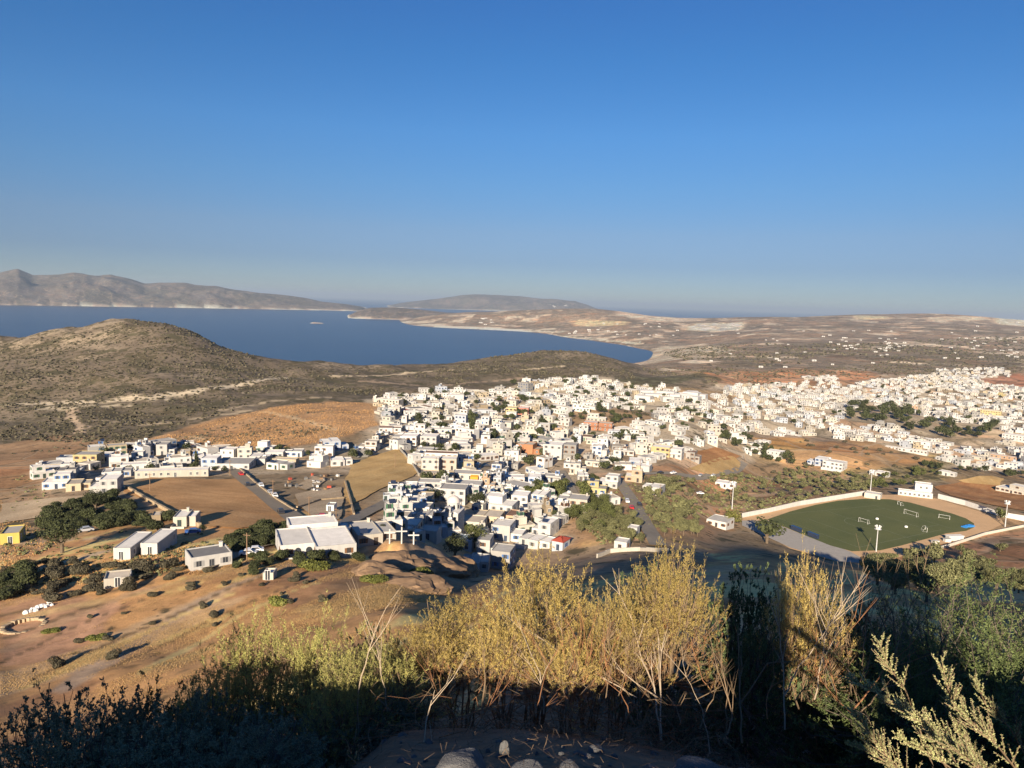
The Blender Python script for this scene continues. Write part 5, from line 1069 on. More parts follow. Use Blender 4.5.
def plant(kd, x, y, s, label, group, cat=None, parts=True, sz=None):
    r = math.hypot(x, y); lod = 'hi' if r < 320 else 'lo'; z = base_z(x, y) - .05; rot = rng.uniform(0, 6.28); K = KIND[kd]
    name = {'dark_tree': 'tree', 'green_tree': 'tree', 'dark_shrub': 'bush'}.get(kd, kd); cat = cat or name.replace("_", " ")
    if parts:
        o = tag(empty(name, (x, y, z), rot), label, cat, group); t = link("trunk", rng.choice(K['trunk']), o); c = link("crown", rng.choice(K[lod]), o); o.scale = (s, s, sz or s * rng.uniform(.85, 1.15))
    else:
        o = tag(link(name, rng.choice(K[lod]), None, (x, y, z), rot), label, cat, group); o.scale = (s, s, sz or s * rng.uniform(.85, 1.15))
    return o
# single trees the photograph shows by themselves
for kd, px, py, wpx, lab in (('dark_tree',766,551,34,"round dark tree standing alone on the shaded concrete by the pitch"), ('lime_x',733,529,22,"round yellow-green tree beside the pitch's corner building"), ('dark_tree',62,553,46,"very large dark bushy tree on the left slope"), ('dark_tree',96,512,30,"dark tree below the hamlet's lowest house"), ('green_tree',1000,522,16,"green tree by the wall at the pitch's far right corner"),
     ('dark_tree',203,532,11,"round dark bush at the ploughed field's bottom corner"), ('cypress',471,438,7,"dark cypress behind the brown-roofed row"), ('green_tree',474,548,30,"large green garden tree right of the church"), ('dark_tree',455,560,34,"big shaded tree in the hollow below the church"), ('dark_tree',384,533,10,"small dark tree in front of the ivory house"), ('cypress',197,468,5,"slim cypress behind the long white building")):
    if kd == 'lime_x': KIND['lime_x'] = dict(KIND['dark_tree']); KIND['lime_x']['hi'] = [crown_mesh(77, 2.6, 2.1, 2.6, 1500, .17, 7, LEAF['lime'])]; KIND['lime_x']['lo'] = KIND['lime_x']['hi']
    x, y = on_plane(px, py) if px in (766, 733) else hitxy(px, py, 100); w0 = 2 * {'cypress': .9}.get(kd, 2.9); o = plant(kd, x, y, wpx * slant(x, y) / F_PX / w0, lab, None, 'tree'); o.name = 'cypress' if kd == 'cypress' else 'tree'
    AR[na] = (x, y, 3); na += 1
def scatter(kd, pts, n, smin, smax, gap, label, group, rowdir=None, parts=None, avoid=True, cat=None, rmin=15):
    global na
    pg = polyxy(pts, rmin); xs = [p[0] for p in pg]; ys = [p[1] for p in pg]; k_ = 0; t_ = 0
    while k_ < n and t_ < n * 40:
        t_ += 1; x = rng.uniform(min(xs), max(xs)); y = rng.uniform(min(ys), max(ys))
        if rowdir is not None:
            c_, s_, p_ = math.cos(rowdir[0]), math.sin(rowdir[0]), rowdir[1]; u, v = x*c_+y*s_, -x*s_+y*c_; v = round(v/p_)*p_ + rng.uniform(-.5,.5); u = round(u/p_)*p_ + rng.uniform(-.8,.8); x, y = u*c_-v*s_, u*s_+v*c_
        if not inside(pg, np.array(x), np.array(y)): continue
        s = rng.uniform(smin, smax); r = s * 1.3
        if avoid and not free(x, y, r, gap): continue
        if any(float(poly_dist(q, np.array(x), np.array(y), False)) < 3.5 for q in STREETS): continue
        AR[na] = (x, y, r); na += 1; k_ += 1
        plant(kd, x, y, s, label, group, cat, parts if parts is not None else math.hypot(x, y) < 480)
    return k_
G = []
G.append(scatter('olive_tree', [(650,478),(690,492),(700,512),(700,538),(640,548),(600,545),(575,532),(590,515),(615,512),(640,520),(655,535),(645,505)], 130, .75, 1.15, -.2, "grey-green olive tree in the dense grove right of the dark street", "olive trees in the grove by the dark street"))
G.append(scatter('green_tree', [(500,502),(530,492),(575,486),(600,500),(615,518),(600,540),(575,528),(560,505)], 34, .9, 1.5, -.3, "leafy green tree in the gardens between the lower houses", "garden trees in the lower village", cat='tree'))
G.append(scatter('olive_tree', [(660,485),(700,478),(745,476),(800,464),(868,478),(868,492),(800,502),(742,514),(700,498)], 110, .6, 1.15, .4, "low olive bush in the scrubby orchard behind the pitch", "olive bushes in the orchard behind the pitch", (.45, 7.0)))
G.append(scatter('green_tree', [(868,478),(900,470),(945,470),(955,480),(925,486),(895,488),(872,492)], 22, .7, 1.3, .2, "green tree in the thicket behind the clubhouse", "trees behind the clubhouse", cat='tree'))
G.append(scatter('olive_tree', [(850,570),(885,556),(920,556),(960,552),(1000,550),(1030,560),(1030,600),(985,610),(930,612),(880,605)], 64, .9, 1.6, -.5, "olive tree on the slope below the pitch's near wall", "olive trees below the pitch"))
G.append(scatter('dark_tree', [(838,420),(860,404),(900,409),(930,420),(1000,428),(990,446),(935,440),(885,424)], 62, 1.5, 2.7, -1.5, "dark tree in the long green belt across the right village", "trees of the dark belt in the right village", parts=False, cat='tree'))
G.append(scatter('dark_tree', [(700,432),(745,436),(780,452),(800,468),(770,462),(735,448)], 26, .9, 1.5, .2, "dark tree in the strip above the orchard", "trees above the orchard", parts=False, cat='tree'))
G.append(scatter('garden_bush', VILL[0][0], 240, .8, 1.7, -1.9, "dark garden bush squeezed between the white village houses", "garden bushes among the village houses", cat='bush', parts=False))
G.append(scatter('garden_bush', VILL[1][0], 130, .9, 1.6, -2.2, "dark garden bush among the crowded houses of the right village", "garden bushes among the right village houses", parts=False, cat='bush'))
G.append(scatter('dark_tree', [(920,462),(960,470),(1030,474),(1030,480),(1000,476),(950,478),(925,470)], 16, .9, 1.5, .2, "dark tree in the row behind the red field", "trees behind the red field", parts=False, cat='tree'))
G.append(scatter('dark_shrub', [(40,512),(90,500),(118,498),(140,520),(172,520),(170,532),(130,534),(90,528),(50,534)], 64, 1.2, 2.2, -1.6, "large dark bush in the thicket below the hamlet", "dark bushes below the hamlet", cat='bush'))
G.append(scatter('dark_shrub', [(228,545),(262,528),(285,528),(300,536),(270,548),(240,556)], 36, 1.1, 1.8, -1.4, "dark bush in the hedge below the road junction", "bushes under the road junction", cat='bush'))
G.append(scatter('shrub', [(0,572),(40,560),(130,565),(210,572),(160,588),(60,602),(0,612)], 36, .7, 1.6, .3, "olive-brown bush scattered over the left slope", "bushes on the left slope"))
G.append(scatter('dark_shrub', [(0,580),(30,570),(34,590),(0,602)], 16, 1.2, 2.0, -1.4, "dark bush clump at the far left edge", "dark bushes at the far left", cat='bush'))
G.append(scatter('shrub', [(40,640),(130,600),(250,565),(330,575),(330,600),(180,640),(60,690)], 22, .4, .9, 1.5, "small bush on the brown hillside above the tracks", "small bushes on the brown hillside"))
G.append(scatter('dark_shrub', [(235,560),(300,548),(355,548),(365,560),(300,570),(240,580)], 16, .8, 1.5, .2, "dark bush growing under the villa's front wall", "bushes under the villa", cat='bush'))
for px, py, w_ in ((315,570,34), (375,582,30), (420,576,34), (276,604,24), (52,632,18), (95,640,20)): x, y = hitxy(px, py, 80); o = plant('creeping_bush', x, y, w_*slant(x, y)/F_PX/4, "low spreading green caper-like bush on the dry slope", "spreading green bushes on the dry slope", 'bush')
G.append(scatter('dark_tree', VILL[3][0], 26, .5, 1.1, .2, "dark tree between the houses of the left hamlet", "trees among the hamlet houses", cat='tree', parts=False))
G.append(scatter('shrub', [(655,484),(700,477),(745,475),(800,463),(868,477),(868,491),(800,501),(742,513),(690,508)], 40, .8, 1.5, -.6, "green-brown shrub between the olive bushes behind the pitch", "shrubs in the orchard behind the pitch", parts=False))
G.append(scatter('shrub', [(590,480),(640,476),(690,486),(690,505),(640,540),(600,545),(580,520)], 30, .8, 1.5, -.6, "green-brown shrub on the terraces around the dark street", "shrubs around the dark street", parts=False))
G.append(scatter('shrub', [(560,418),(600,412),(650,414),(650,424),(600,430)], 20, .8, 1.5, .0, "green-brown shrub on the bare brown plot in the village", "shrubs on the bare brown plot", parts=False))
G.append(scatter('shrub', [(770,445),(850,440),(935,462),(930,478),(870,478),(800,466)], 26, .8, 1.8, .0, "green-brown shrub on the meadow behind the villas", "shrubs on the meadow behind the villas", parts=False))
print("plants", G)
# hillside scrub: countless small bushes as one mass
def scrub(name, regions, m, lab, seed):
    r = np.random.default_rng(seed); VV = []; n_tot = 0
    for pts, n, s0, s1, clump in regions:
        pg = polyxy(pts); xs = np.array([p[0] for p in pg]); ys = np.array([p[1] for p in pg]); th = np.arctan2(xs, ys); rr = np.hypot(xs, ys)
        T = r.uniform(th.min(), th.max(), n*6); R = np.exp(r.uniform(np.log(rr.min()), np.log(rr.max()), n*6)); X, Y = R*np.sin(T), R*np.cos(T)
        ok = inside(pg, X, Y) & (fbm(X, Y, clump, 3, 401) + r.uniform(-.25, .25, len(X)) > -.02); X, Y = X[ok][:n], Y[ok][:n]; R = np.hypot(X, Y); k_ = len(X); S_ = r.uniform(s0, s1, k_) * (1 + R/2500); Z = H(X, Y) + EYE
        for q in range(7):
            d = r.normal(size=(k_, 3)); d[:, 2] = abs(d[:, 2]); d /= np.linalg.norm(d, axis=1)[:, None]; P = np.stack([X, Y, Z], -1) + d * (S_ * .6)[:, None] * np.array([1, 1, .7])
            u = np.cross(d, r.normal(size=(k_, 3))); u /= np.linalg.norm(u, axis=1)[:, None]; v = np.cross(d, u); s = (S_ * .62)[:, None]
            VV.append(np.stack([P-u*s, P-v*s, P+u*s, P+v*s], 1).reshape(-1, 3))
    V = np.concatenate(VV); o = mesh_obj(name, V, np.arange(len(V)).reshape(-1, 4), m); return tag(o, lab, "scrub", kind="stuff")
scrub("scrub", [([(0,345),(60,336),(130,322),(200,335),(260,360),(330,366),(420,372),(470,362),(545,350),(620,362),(640,382),(540,378),(450,388),(380,396),(270,402),(190,424),(120,444),(0,440)], 9000, .5, 1.5, 90),
   ([(640,366),(760,372),(900,362),(1024,352),(1024,372),(900,376),(760,386),(650,392)], 2500, 1.0, 2.2, 200), ([(0,455),(130,450),(250,450),(330,430),(370,410),(200,430)], 500, .4, 1.0, 60),
   ([(660,352),(800,345),(1024,335),(1024,352),(900,362),(700,368)], 1500, 1.5, 3.5, 300)], LEAF['scrub'], "grey-green scrub dotting the far hillsides", 1)
scrub("undergrowth", [([(655,484),(700,477),(745,475),(800,463),(868,477),(868,491),(800,501),(742,513),(690,508)], 900, .5, 1.1, 20), ([(590,480),(640,476),(690,486),(690,505),(640,540),(600,545),(580,520)], 500, .5, 1.0, 20), ([(20,470),(0,520),(0,600),(120,585),(250,560),(300,545),(170,530),(60,500)], 700, .3, .8, 14)], LEAF['olive'], "low green undergrowth between the orchard trees", 5)
def tufts(name, regions, m, lab, seed):
    r = np.random.default_rng(seed); VV = []
    for pts, n, h0, h1, thr in regions:
        pg = polyxy(pts, 60); xs = np.array([p[0] for p in pg]); ys = np.array([p[1] for p in pg]); th = np.arctan2(xs, ys); rr = np.hypot(xs, ys)
        T = r.uniform(th.min(), th.max(), n*5); R = np.exp(r.uniform(np.log(rr.min()), np.log(rr.max()), n*5)); X, Y = R*np.sin(T), R*np.cos(T)
        u = X*ax[0]+Y*ax[1]; v = -X*ax[1]+Y*ax[0]; ok = inside(pg, X, Y) & (fbm(u, v*5.5, 34, 5, 131) + .4*fbm(X, Y, 45, 4, 111) + r.uniform(-.25,.25,len(X)) > thr); X, Y = X[ok][:n], Y[ok][:n]; k_ = len(X); Z = H(X, Y) + EYE - .03
        h = r.uniform(h0, h1, k_)[:, None]; a = r.uniform(0, 6.28, k_); d = np.stack([np.cos(a), np.sin(a), np.zeros(k_)], -1)*h*r.uniform(.2,.45,k_)[:, None]; up_ = np.stack([r.normal(size=k_)*.35, r.normal(size=k_)*.35, np.ones(k_)], -1)*h; P = np.stack([X, Y, Z], -1)
        VV.append(np.stack([P-d, P+d, P+up_+d*.6, P+up_-d*.6], 1).reshape(-1,3))
    V = np.concatenate(VV); return tag(mesh_obj(name, V, np.arange(len(V)).reshape(-1,4), m), lab, "grass", kind="stuff")
tufts("dry_grass", [([(0,700),(0,600),(60,590),(130,572),(250,555),(380,562),(445,560),(440,600),(360,640),(230,690)], 130000, .05, .14, -.02)], leaf_mat("dry_grass_tufts", (0.40,0.265,0.115), .25, .15), "dry golden grass on the castle slope", 2)
tufts("dry_grass", [([(130,446),(200,425),(270,408),(330,402),(372,404),(378,425),(340,438),(270,450),(200,452)], 14000, .3, .6, -.1), ([(0,500),(60,545),(0,575),(100,560),(200,545),(250,548),(200,575),(0,600)], 9000, .15, .4, -.05)], leaf_mat("orange_grass_tufts", (0.40,0.235,0.10), .35, .15), "dry orange grass on the hillside behind the hamlet", 3)
# ------------------------------------------------------------------ unseen pillar and wall blocks, added beside the viewer to throw the near shadows
b = MB(); b.box(.29, .62, -.55, -.15, EYE-3.2, EYE-.10); b.box(1.15, 1.7, -.50, -.15, EYE-4.5, EYE-.06); b.box(1.7, 9.0, -.49, -.16, EYE-4.5, EYE-.70); b.box(-3.25, .29, -.48, -.17, EYE-3.4, EYE-.84); b.box(-8.0, -3.25, -.47, -.18, EYE-4.6, EYE-.32)
tag(b.build("terrace", M['stone']), "unseen stone blocks added beside the viewer to shade the foreground", kind="structure")

# ------------------------------------------------------------------ foreground shrubs
STEM = mat("dry_stem", (0.19,0.135,0.085), .9, .35, 6, .1); PALE = mat("bleached_wood", (0.36,0.29,0.21), .85, .25, 5, .1); RUST = mat("rusty_twigs", (0.26,0.13,0.065), .9, .3, 6, .1)
GOLD = leaf_mat("golden_saltbush_leaves", (0.41,0.305,0.095), .55, .22, (0.48,0.405,0.16)); YEL = leaf_mat("yellow_green_leaves", (0.36,0.33,0.11), .5, .2, (0.28,0.30,0.11))
SAGE = leaf_mat("grey_sage_leaves", (0.20,0.225,0.145), .45, .2); FERN = leaf_mat("soft_green_leaves", (0.135,0.175,0.062), .45, .3, (0.18,0.215,0.085)); SPRAY = leaf_mat("pale_green_spray", (0.34,0.35,0.16), .4, .2, (0.44,0.43,0.23)); DUSK = leaf_mat("dark_scrub_leaves", (0.12,0.16,0.07), .5, .2); DEAD = leaf_mat("dead_brown_leaves", (0.30,0.16,0.07), .4, .15)
def unit(v): return v / (np.linalg.norm(v, axis=-1, keepdims=True) + 1e-9)
def leaves_on(r, base, dirs, length, per, ll, lw, spread=.75):
    """narrow leaves set along straight twigs: base (n,3), dirs (n,3)"""
    n = len(base); t = (np.arange(per) + r.uniform(-.4, .4, (n, per))) / per; t = np.clip(t, 0, 1)
    P = base[:, None] + dirs[:, None] * (t * length[:, None])[..., None]
    rd = r.normal(size=(n, per, 3)); ax_ = unit(dirs[:, None] * (1.0 - .25*t[..., None]) + unit(rd) * spread); sd = unit(np.cross(ax_, r.normal(size=(n, per, 3))))
    L = ll * r.uniform(.6, 1.25, (n, per, 1)) * (1.05 - .45*t[..., None]); W = L * lw
    V = np.stack([P, P + ax_*L*.45 + sd*W, P + ax_*L, P + ax_*L*.45 - sd*W], 2).reshape(-1, 3); return V
def shrub_data(seed, W, Ht, n, mats, crown=(.42, 1.0), nst=11, tl=(.12, .26), up=.28, stem_r=.011, stem=None, sides=11, per=8, ll=.0135, lw=.25, dead=0, twl=.30):
    """bushy crown of feathery sprigs: each sprig has short side shoots set with small narrow leaves"""
    r = np.random.default_rng(seed); rr = random.Random(seed); c0, c1 = crown
    d = unit(r.normal(size=(n, 3))); rad = r.uniform(.25, 1.0, n) ** .6; az = np.arctan2(d[:,1], d[:,0]); lob = 1 + .36*np.sin(3*az + seed) + .30*np.sin(5*az + 2*seed + 4*d[:,2])
    P = np.stack([d[:,0]*W/2*rad*lob, d[:,1]*W/2*rad*lob, Ht*((c0+c1)/2 + d[:,2]*(c1-c0)/2*rad*np.clip(lob, .68, 1.10))], -1); P[:,2] -= .14*Ht*(np.hypot(P[:,0], P[:,1])/(W/2))**2
    D = unit(unit(P - np.array([0, 0, Ht*.2]))*.75 + np.array([0,0,up]) + r.normal(size=P.shape)*.4); L = r.uniform(tl[0], tl[1], n)
    t = r.uniform(.15, 1.0, (n, sides)); sb = P[:, None] + D[:, None]*(t*L[:, None])[..., None]; rd = unit(r.normal(size=(n, sides, 3))); sd = unit(D[:, None]*.75 + rd*.75 + np.array([0,0,.15])); sl_ = L[:, None]*twl*(1.2 - .7*t)*r.uniform(.6, 1.3, (n, sides))
    V = leaves_on(r, sb.reshape(-1,3), sd.reshape(-1,3), sl_.reshape(-1), per, ll, lw, .7); F = np.arange(len(V)).reshape(-1, 4); mi = np.zeros(len(F), np.int32)
    if dead: mi = np.repeat(np.where((P[:,2] < Ht*(c0 + .3*(c1-c0))) & (r.uniform(size=n) < dead), 1, 0), sides*per)
    b = MB(); mains = []
    for i in range(nst):
        a = i*2.4 + rr.uniform(-.3,.3); q = rr.uniform(.25,.9); tip = Vector((W/2*q*math.cos(a)*.85, W/2*q*math.sin(a)*.85, Ht*rr.uniform(.62,.95))); b0 = Vector((.06*math.cos(a), .06*math.sin(a), -.15)); pts = []
        for k_ in range(7):
            t_ = k_/6; p = b0.lerp(tip, t_); p.z = b0.z + (tip.z-b0.z)*(t_**.9); p += Vector((rr.uniform(-1,1), rr.uniform(-1,1), 0))*.03*Ht*(0 < k_ < 6); pts.append(p)
        b.tube(pts, [stem_r*(1.25-.95*k_/6) for k_ in range(7)], 5); mains += [p for p in pts[2:6]]
    MA = np.array([tuple(p) for p in mains])
    for j in range(n):
        if j % 3 and rad[j]*lob[j] < .95: continue
        k_ = int(np.argmin(np.linalg.norm(MA - (P[j] - np.array([0,0,.15*Ht])), axis=1))); p0 = Vector(MA[k_]); p1 = Vector(P[j]); m_ = p0.lerp(p1, .5) + Vector((rr.uniform(-.03,.03), rr.uniform(-.03,.03), -.04)); b.tube([p0, m_, p1, p1 + Vector(D[j])*L[j]*.8], [stem_r*.42, stem_r*.3, stem_r*.2, stem_r*.08], 3, cap=False)
    fo = mesh_obj("foliage", V, F, mats, None, mi); so = b.build("branches", stem or STEM); fm, sm_ = fo.data, so.data; bpy.data.objects.remove(fo); bpy.data.objects.remove(so); return fm, sm_
def near_ground(px, py): return hit(px, py, 1.6)
def put(name, fm, sm_, x, y, z, s, rot, label, group, cat="shrub", sz=None):
    o = tag(empty(name, (x, y, EYE + z), rot), label, cat, group); o.scale = (s, s, sz or s); link("branches", sm_, o); link("foliage", fm, o); return o
def at_depth(px, d): return (px-512)/F_PX*d*1.0, d
GP = [shrub_data(10+i, 1.35, 1.75, 760, [GOLD, DEAD], (.42+.03*i, 1.0), 10+i, dead=.5) for i in range(4)]
YP = [shrub_data(30+i, 1.3, 1.45, 820, [YEL, DEAD], (.25, 1.0), 10, ll=.015, dead=.2) for i in range(2)]
DKST = mat('dark_stem', (0.12,0.10,0.08), .9, .35, 6, .1)
SP = [shrub_data(40+i, 1.2, .95, 700, [SAGE], (.08, .95), 9, tl=(.08,.16), up=.12, stem=DKST, ll=.017, lw=.3) for i in range(3)]
DP = [shrub_data(50+i, 1.4, 1.5, 900, [DUSK], (.06, .95), 9, tl=(.08,.16), up=.12, stem=DKST, ll=.020, lw=.3) for i in range(2)]
FP = shrub_data(60, 1.5, 1.5, 1500, [FERN], (.06, 1.0), 10, (.14, .30), .45, stem=DKST, sides=9, per=7, ll=.018, lw=.16)
RAT = []
def grow(P, px, top, wpx, d, label, name="shrub", base_w=1.35, base_h=1.75, lift=0.0, group=None, hscale=None):
    """a shrub of image width wpx at forward distance d whose crown top reaches image row top"""
    x, y = at_depth(px, d); z0 = float(H(x, y)); th, t = ray_pol(px, top); ztop = t * math.hypot(x, y); sl = Vector((x, y, (z0+ztop)/2)).dot(FW)
    s = wpx * sl / F_PX / base_w; hh = max(.35, ztop - z0) / base_h; RAT.append((label[:40], round(s, 2), round(hh, 2)))
    return put(name, P[0], P[1], x, y, z0 - .02, s, rng.uniform(0, 6.28), label, group, sz=hh)
for i, (px, top, w_, d, lab) in enumerate([
  (470,598,150,5.18,"golden saltbush, leftmost of the tall bushy ones above bare stems"), (548,560,150,4.95,"tallest golden saltbush, spiky top in front of the shaded hollow"), (604,608,120,4.88,"golden saltbush between the tallest one and the one by the dark gap"),
  (682,556,130,4.80,"golden saltbush cut off on its right by the dark vertical shadow"), (636,590,105,4.50,"lower golden saltbush with rusty lower twigs in front"), (515,620,120,4.57,"low golden saltbush leaning forward over the rocks"), (432,622,120,4.95,"golden saltbush beside the pale forked stick"), (580,640,100,4.28,"small golden saltbush over the orange bare stems")]):
    grow(GP[i % 4], px, top, w_*.78, d, lab, "saltbush")
grow(GP[1], 822, 566, 84, 4.95, "thin golden saltbush standing alone right of the dark gap", "saltbush")
for i, (px, top, w_, d, lab) in enumerate([(255,628,140,4.95,"yellow-green shrub at the left end of the sunlit row"), (318,622,130,4.80,"yellow-green shrub, second from the left in the sunlit row"), (385,650,120,4.50,"yellow-green shrub around the pale forked stick"), (215,665,110,4.65,"low yellow-green shrub half in shadow at left"), (350,668,100,4.20,"drooping yellow-green shrub low in front of the row")]):
    grow(YP[i % 2], px, top, w_*.9, d, lab, "shrub", 1.3, 1.45)
for i, (px, top, w_, d, lab) in enumerate([(378,622,90,6.15,"dark green shrub peeping over the yellow ones"), (310,652,60,6.30,"dark green shrub behind the yellow-green one at left"), (150,680,130,5.62,"dark green shrub on the left shadow's upper edge"), (765,562,110,5.70,"dark shrub filling the vertical shadow gap"), (770,610,100,4.80,"dark shrub low in the vertical shadow gap"), (880,603,150,6.38,"broad dark shrub at right under the pitch"), (905,620,120,5.25,"dark shrub below the olive slope at right"), (862,650,110,4.95,"dark scrubby shrub behind the bare twigs at right"), (960,626,150,5.70,"dark shrub merging with the soft green one"), (660,560,80,6.23,"dark shrub behind the golden row")]):
    grow(DP[i % 2], px, top, w_, d, lab, "shrub", 1.4, 1.5)
for i, (px, top, w_, d, lab) in enumerate([(30,690,150,4.62,"grey twiggy shrub at the left edge in shadow"), (105,704,150,4.29,"grey sage shrub in the shade, second from left"), (180,694,150,4.12,"grey sage shrub in the shade below the dark green one"), (255,712,140,4.39,"shaded sage shrub under the yellow-green ones"), (50,730,180,3.66,"shaded sage shrub in the bottom left corner"), (150,738,170,3.56,"shaded sage shrub along the bottom edge, left part"), (250,744,160,3.48,"shaded sage shrub along the bottom edge, right part"), (335,732,120,4.03,"shaded sage shrub left of the grey rocks"), (700,706,90,4.49,"small shaded shrub by the pale boulder"), (395,722,80,4.31,"small shaded shrub beside the leaning stick")]):
    grow(SP[i % 3], px, top, w_, d, lab, "shrub", 1.2, .95)
grow(FP, 1010, 628, 300, 4.6, "big soft green feathery shrub in the bottom right corner", "feathery_shrub", 1.5, 1.5)
grow(FP, 948, 676, 130, 4.4, "smaller soft green shrub left of the big feathery one", "feathery_shrub", 1.5, 1.5)
grow(FP, 1100, 606, 300, 5.2, "soft green feathery shrub cut by the right edge", "feathery_shrub", 1.5, 1.5)
# sunlit pale sprays leaning out of the feathery shrub
def spray(pts, n_side, sl_, label, seed):
    """a leafy shoot: image points with forward distances give its spine"""
    r = np.random.default_rng(seed); W3 = []
    pts = [(pts[0][0]+60, 830, pts[0][2]+.25)] + list(pts)
    for px, py, d in pts: th, t = ray_pol(px, py); x, y = at_depth(px, d); W3.append(Vector((x, y, EYE + t*math.hypot(x, y))))
    sp = []
    for a, c in zip(W3, W3[1:]):
        for k_ in range(8): sp.append(a.lerp(c, k_/8))
    sp.append(W3[-1]); o = tag(empty("leafy_shoot", W3[0]), label, "shoot", "pale sunlit shoots of the feathery shrub"); b = MB(); b.tube([p - W3[0] for p in sp], [.0035*(1.1-k_/len(sp)) for k_ in range(len(sp))], 5)
    B, D, L = [], [], []
    for k_ in range(int(n_side*1.3)):
        i = r.integers(5, len(sp)); t = i/len(sp); p = sp[i]-W3[0]; ax_ = (sp[min(i+1, len(sp)-1)] - sp[i-1]).normalized(); rd = Vector(r.normal(size=3)); rd = (rd - ax_*rd.dot(ax_)).normalized(); dd = (ax_*.75 + rd*.6 + Vector((0,0,.35))).normalized()
        l_ = sl_*1.35*(1.15-.75*t)*r.uniform(.5,1.3); B.append(p); D.append(dd); L.append(l_); b.tube([p, p+dd*l_], [.0022,.001], 3, cap=False)
    V = leaves_on(r, np.array(B), np.array(D), np.array(L), 34, .011, .24, .8); b.build("stem", STEM, o); mesh_obj("foliage", V, np.arange(len(V)).reshape(-1,4), SPRAY, o); return o
spray([(936,698,2.75),(915,672,2.75),(905,648,2.8)], 26, .085, "pale sunlit shoot, uppermost one of the feathery shrub", 1); spray([(990,718,2.5),(979,695,2.5),(971,668,2.55)], 20, .07, "pale upright shoot right of the uppermost one", 2)
spray([(960,740,2.45),(920,706,2.5),(880,687,2.6)], 40, .07, "long pale shoot leaning left over the dry litter", 3); spray([(930,775,2.6),(905,745,2.65),(885,722,2.7)], 34, .08, "pale shoot below the long leaning one", 4)
spray([(1010,768,2.2),(975,744,2.25),(950,728,2.3)], 40, .08, "pale shoot in the middle of the bottom right corner", 5); spray([(1040,760,2.2),(1015,738,2.25),(998,722,2.3)], 36, .08, "pale shoot touching the right edge", 6); spray([(950,790,2.6),(915,768,2.65),(884,752,2.7)], 30, .07, "pale shoot lowest at the bottom edge", 7); spray([(1030,790,2.05),(1000,765,2.1),(975,752,2.15)], 30, .07, "pale shoot in the very corner", 8)

for k_, (pts_, lab) in enumerate((([(1020,770,2.5),(1000,745,2.5),(985,712,2.55)],"slim pale shoot between the corner ones"), ([(990,780,2.45),(962,762,2.5),(935,748,2.5)],"short pale shoot low in the corner, pointing left"), ([(1050,740,2.6),(1022,715,2.65),(1008,690,2.7)],"pale shoot high on the right edge"), ([(975,745,2.7),(948,722,2.7),(930,712,2.75)],"faint pale shoot behind the long leaning one"), ([(1040,790,2.3),(1012,772,2.3),(992,752,2.3)],"pale shoot just above the bottom edge at right"))): spray(pts_, 26, .06, lab, 20+k_)
# bare sticks, twigs and dead stems
def stick(pts, r0, m, label, fork=0, seed=0, group="bare dry sticks among the shrubs"):
    rr = random.Random(seed); W3 = []
    for px, py, d in pts: th, t = ray_pol(px, py); x, y = at_depth(px, d); W3.append(Vector((x, y, EYE + t*math.hypot(x, y))))
    P = []
    for a, c in zip(W3, W3[1:]):
        for k_ in range(4): P.append(a.lerp(c, k_/4) + Vector((rr.uniform(-1,1), rr.uniform(-1,1), rr.uniform(-1,1)))*.006)
    P.append(W3[-1]); o0 = W3[0]; b = MB(); n = len(P); b.tube([p-o0 for p in P], [r0*(1-.75*k_/n) for k_ in range(n)], 5)
    for k_ in range(fork):
        i = rr.randrange(n//3, n); p = P[i]-o0; ax_ = (P[min(i+1,n-1)]-P[i-1]).normalized(); dd = (ax_ + Vector((rr.uniform(-.8,.8), rr.uniform(-.5,.5), rr.uniform(0,.6)))).normalized(); l_ = rr.uniform(.12,.38); m_ = p+dd*l_*.5+Vector((rr.uniform(-.02,.02),0,.01)); e_ = p+dd*l_+Vector((0,0,.03)); b.tube([p, m_, e_], [r0*.5, r0*.35, r0*.15], 4)
        for q in range(2): d2 = (dd + Vector((rr.uniform(-.7,.7), rr.uniform(-.5,.5), rr.uniform(-.1,.6)))).normalized(); b.tube([m_, m_+d2*l_*.5], [r0*.28, r0*.1], 3)
    return tag(b.build("dry_branch", m, None, o0), label, "dry branch", group)
stick([(425,775,3.34),(436,705,3.57),(441,690,3.65)], 0.0049, PALE, "pale thick stick leaning up from the grey rocks", 2, 1); stick([(441,760,3.42),(436,720,3.57)], 0.0029, PALE, "thin pale stick propped against the thick one", 0, 2)
stick([(361,735,4.10),(360,690,4.10),(375,640,4.18),(378,622,4.18)], 0.0049, PALE, "pale forked branch standing in the yellow-green shrubs", 5, 3); stick([(392,710,4.18),(384,670,4.18),(378,645,4.18)], 0.0037, PALE, "pale branch right beside the forked one", 4, 4)
stick([(682,745,3.95),(672,690,4.18),(655,655,4.41),(640,610,4.48)], 0.0065, PALE, "long pale branch rising through the golden saltbush", 4, 5); stick([(682,740,3.95),(678,690,4.18),(673,640,4.41)], 0.0057, PALE, "straight pale branch beside the long one", 3, 6); stick([(676,700,4.10),(640,675,4.26),(612,660,4.41)], 0.0041, PALE, "pale branch sweeping left under the golden leaves", 4, 7); stick([(655,700,4.10),(615,678,4.26),(570,655,4.41)], 0.0037, PALE, "thin pale branch crossing the orange stems", 3, 8)
for k_, (a, c) in enumerate((((590,705),(575,650)), ((588,706),(590,645)), ((592,706),(608,655)), ((586,704),(556,660)), ((594,706),(622,662)), ((596,706),(600,640)))): stick([(a[0],a[1],4.15),((a[0]+c[0])/2,(a[1]+c[1])/2,4.2),(c[0],c[1],4.3)], 0.0041, RUST, "rusty orange stem fanning out under the golden saltbushes", 4, 20+k_, "rusty stems fanning out under the saltbushes")
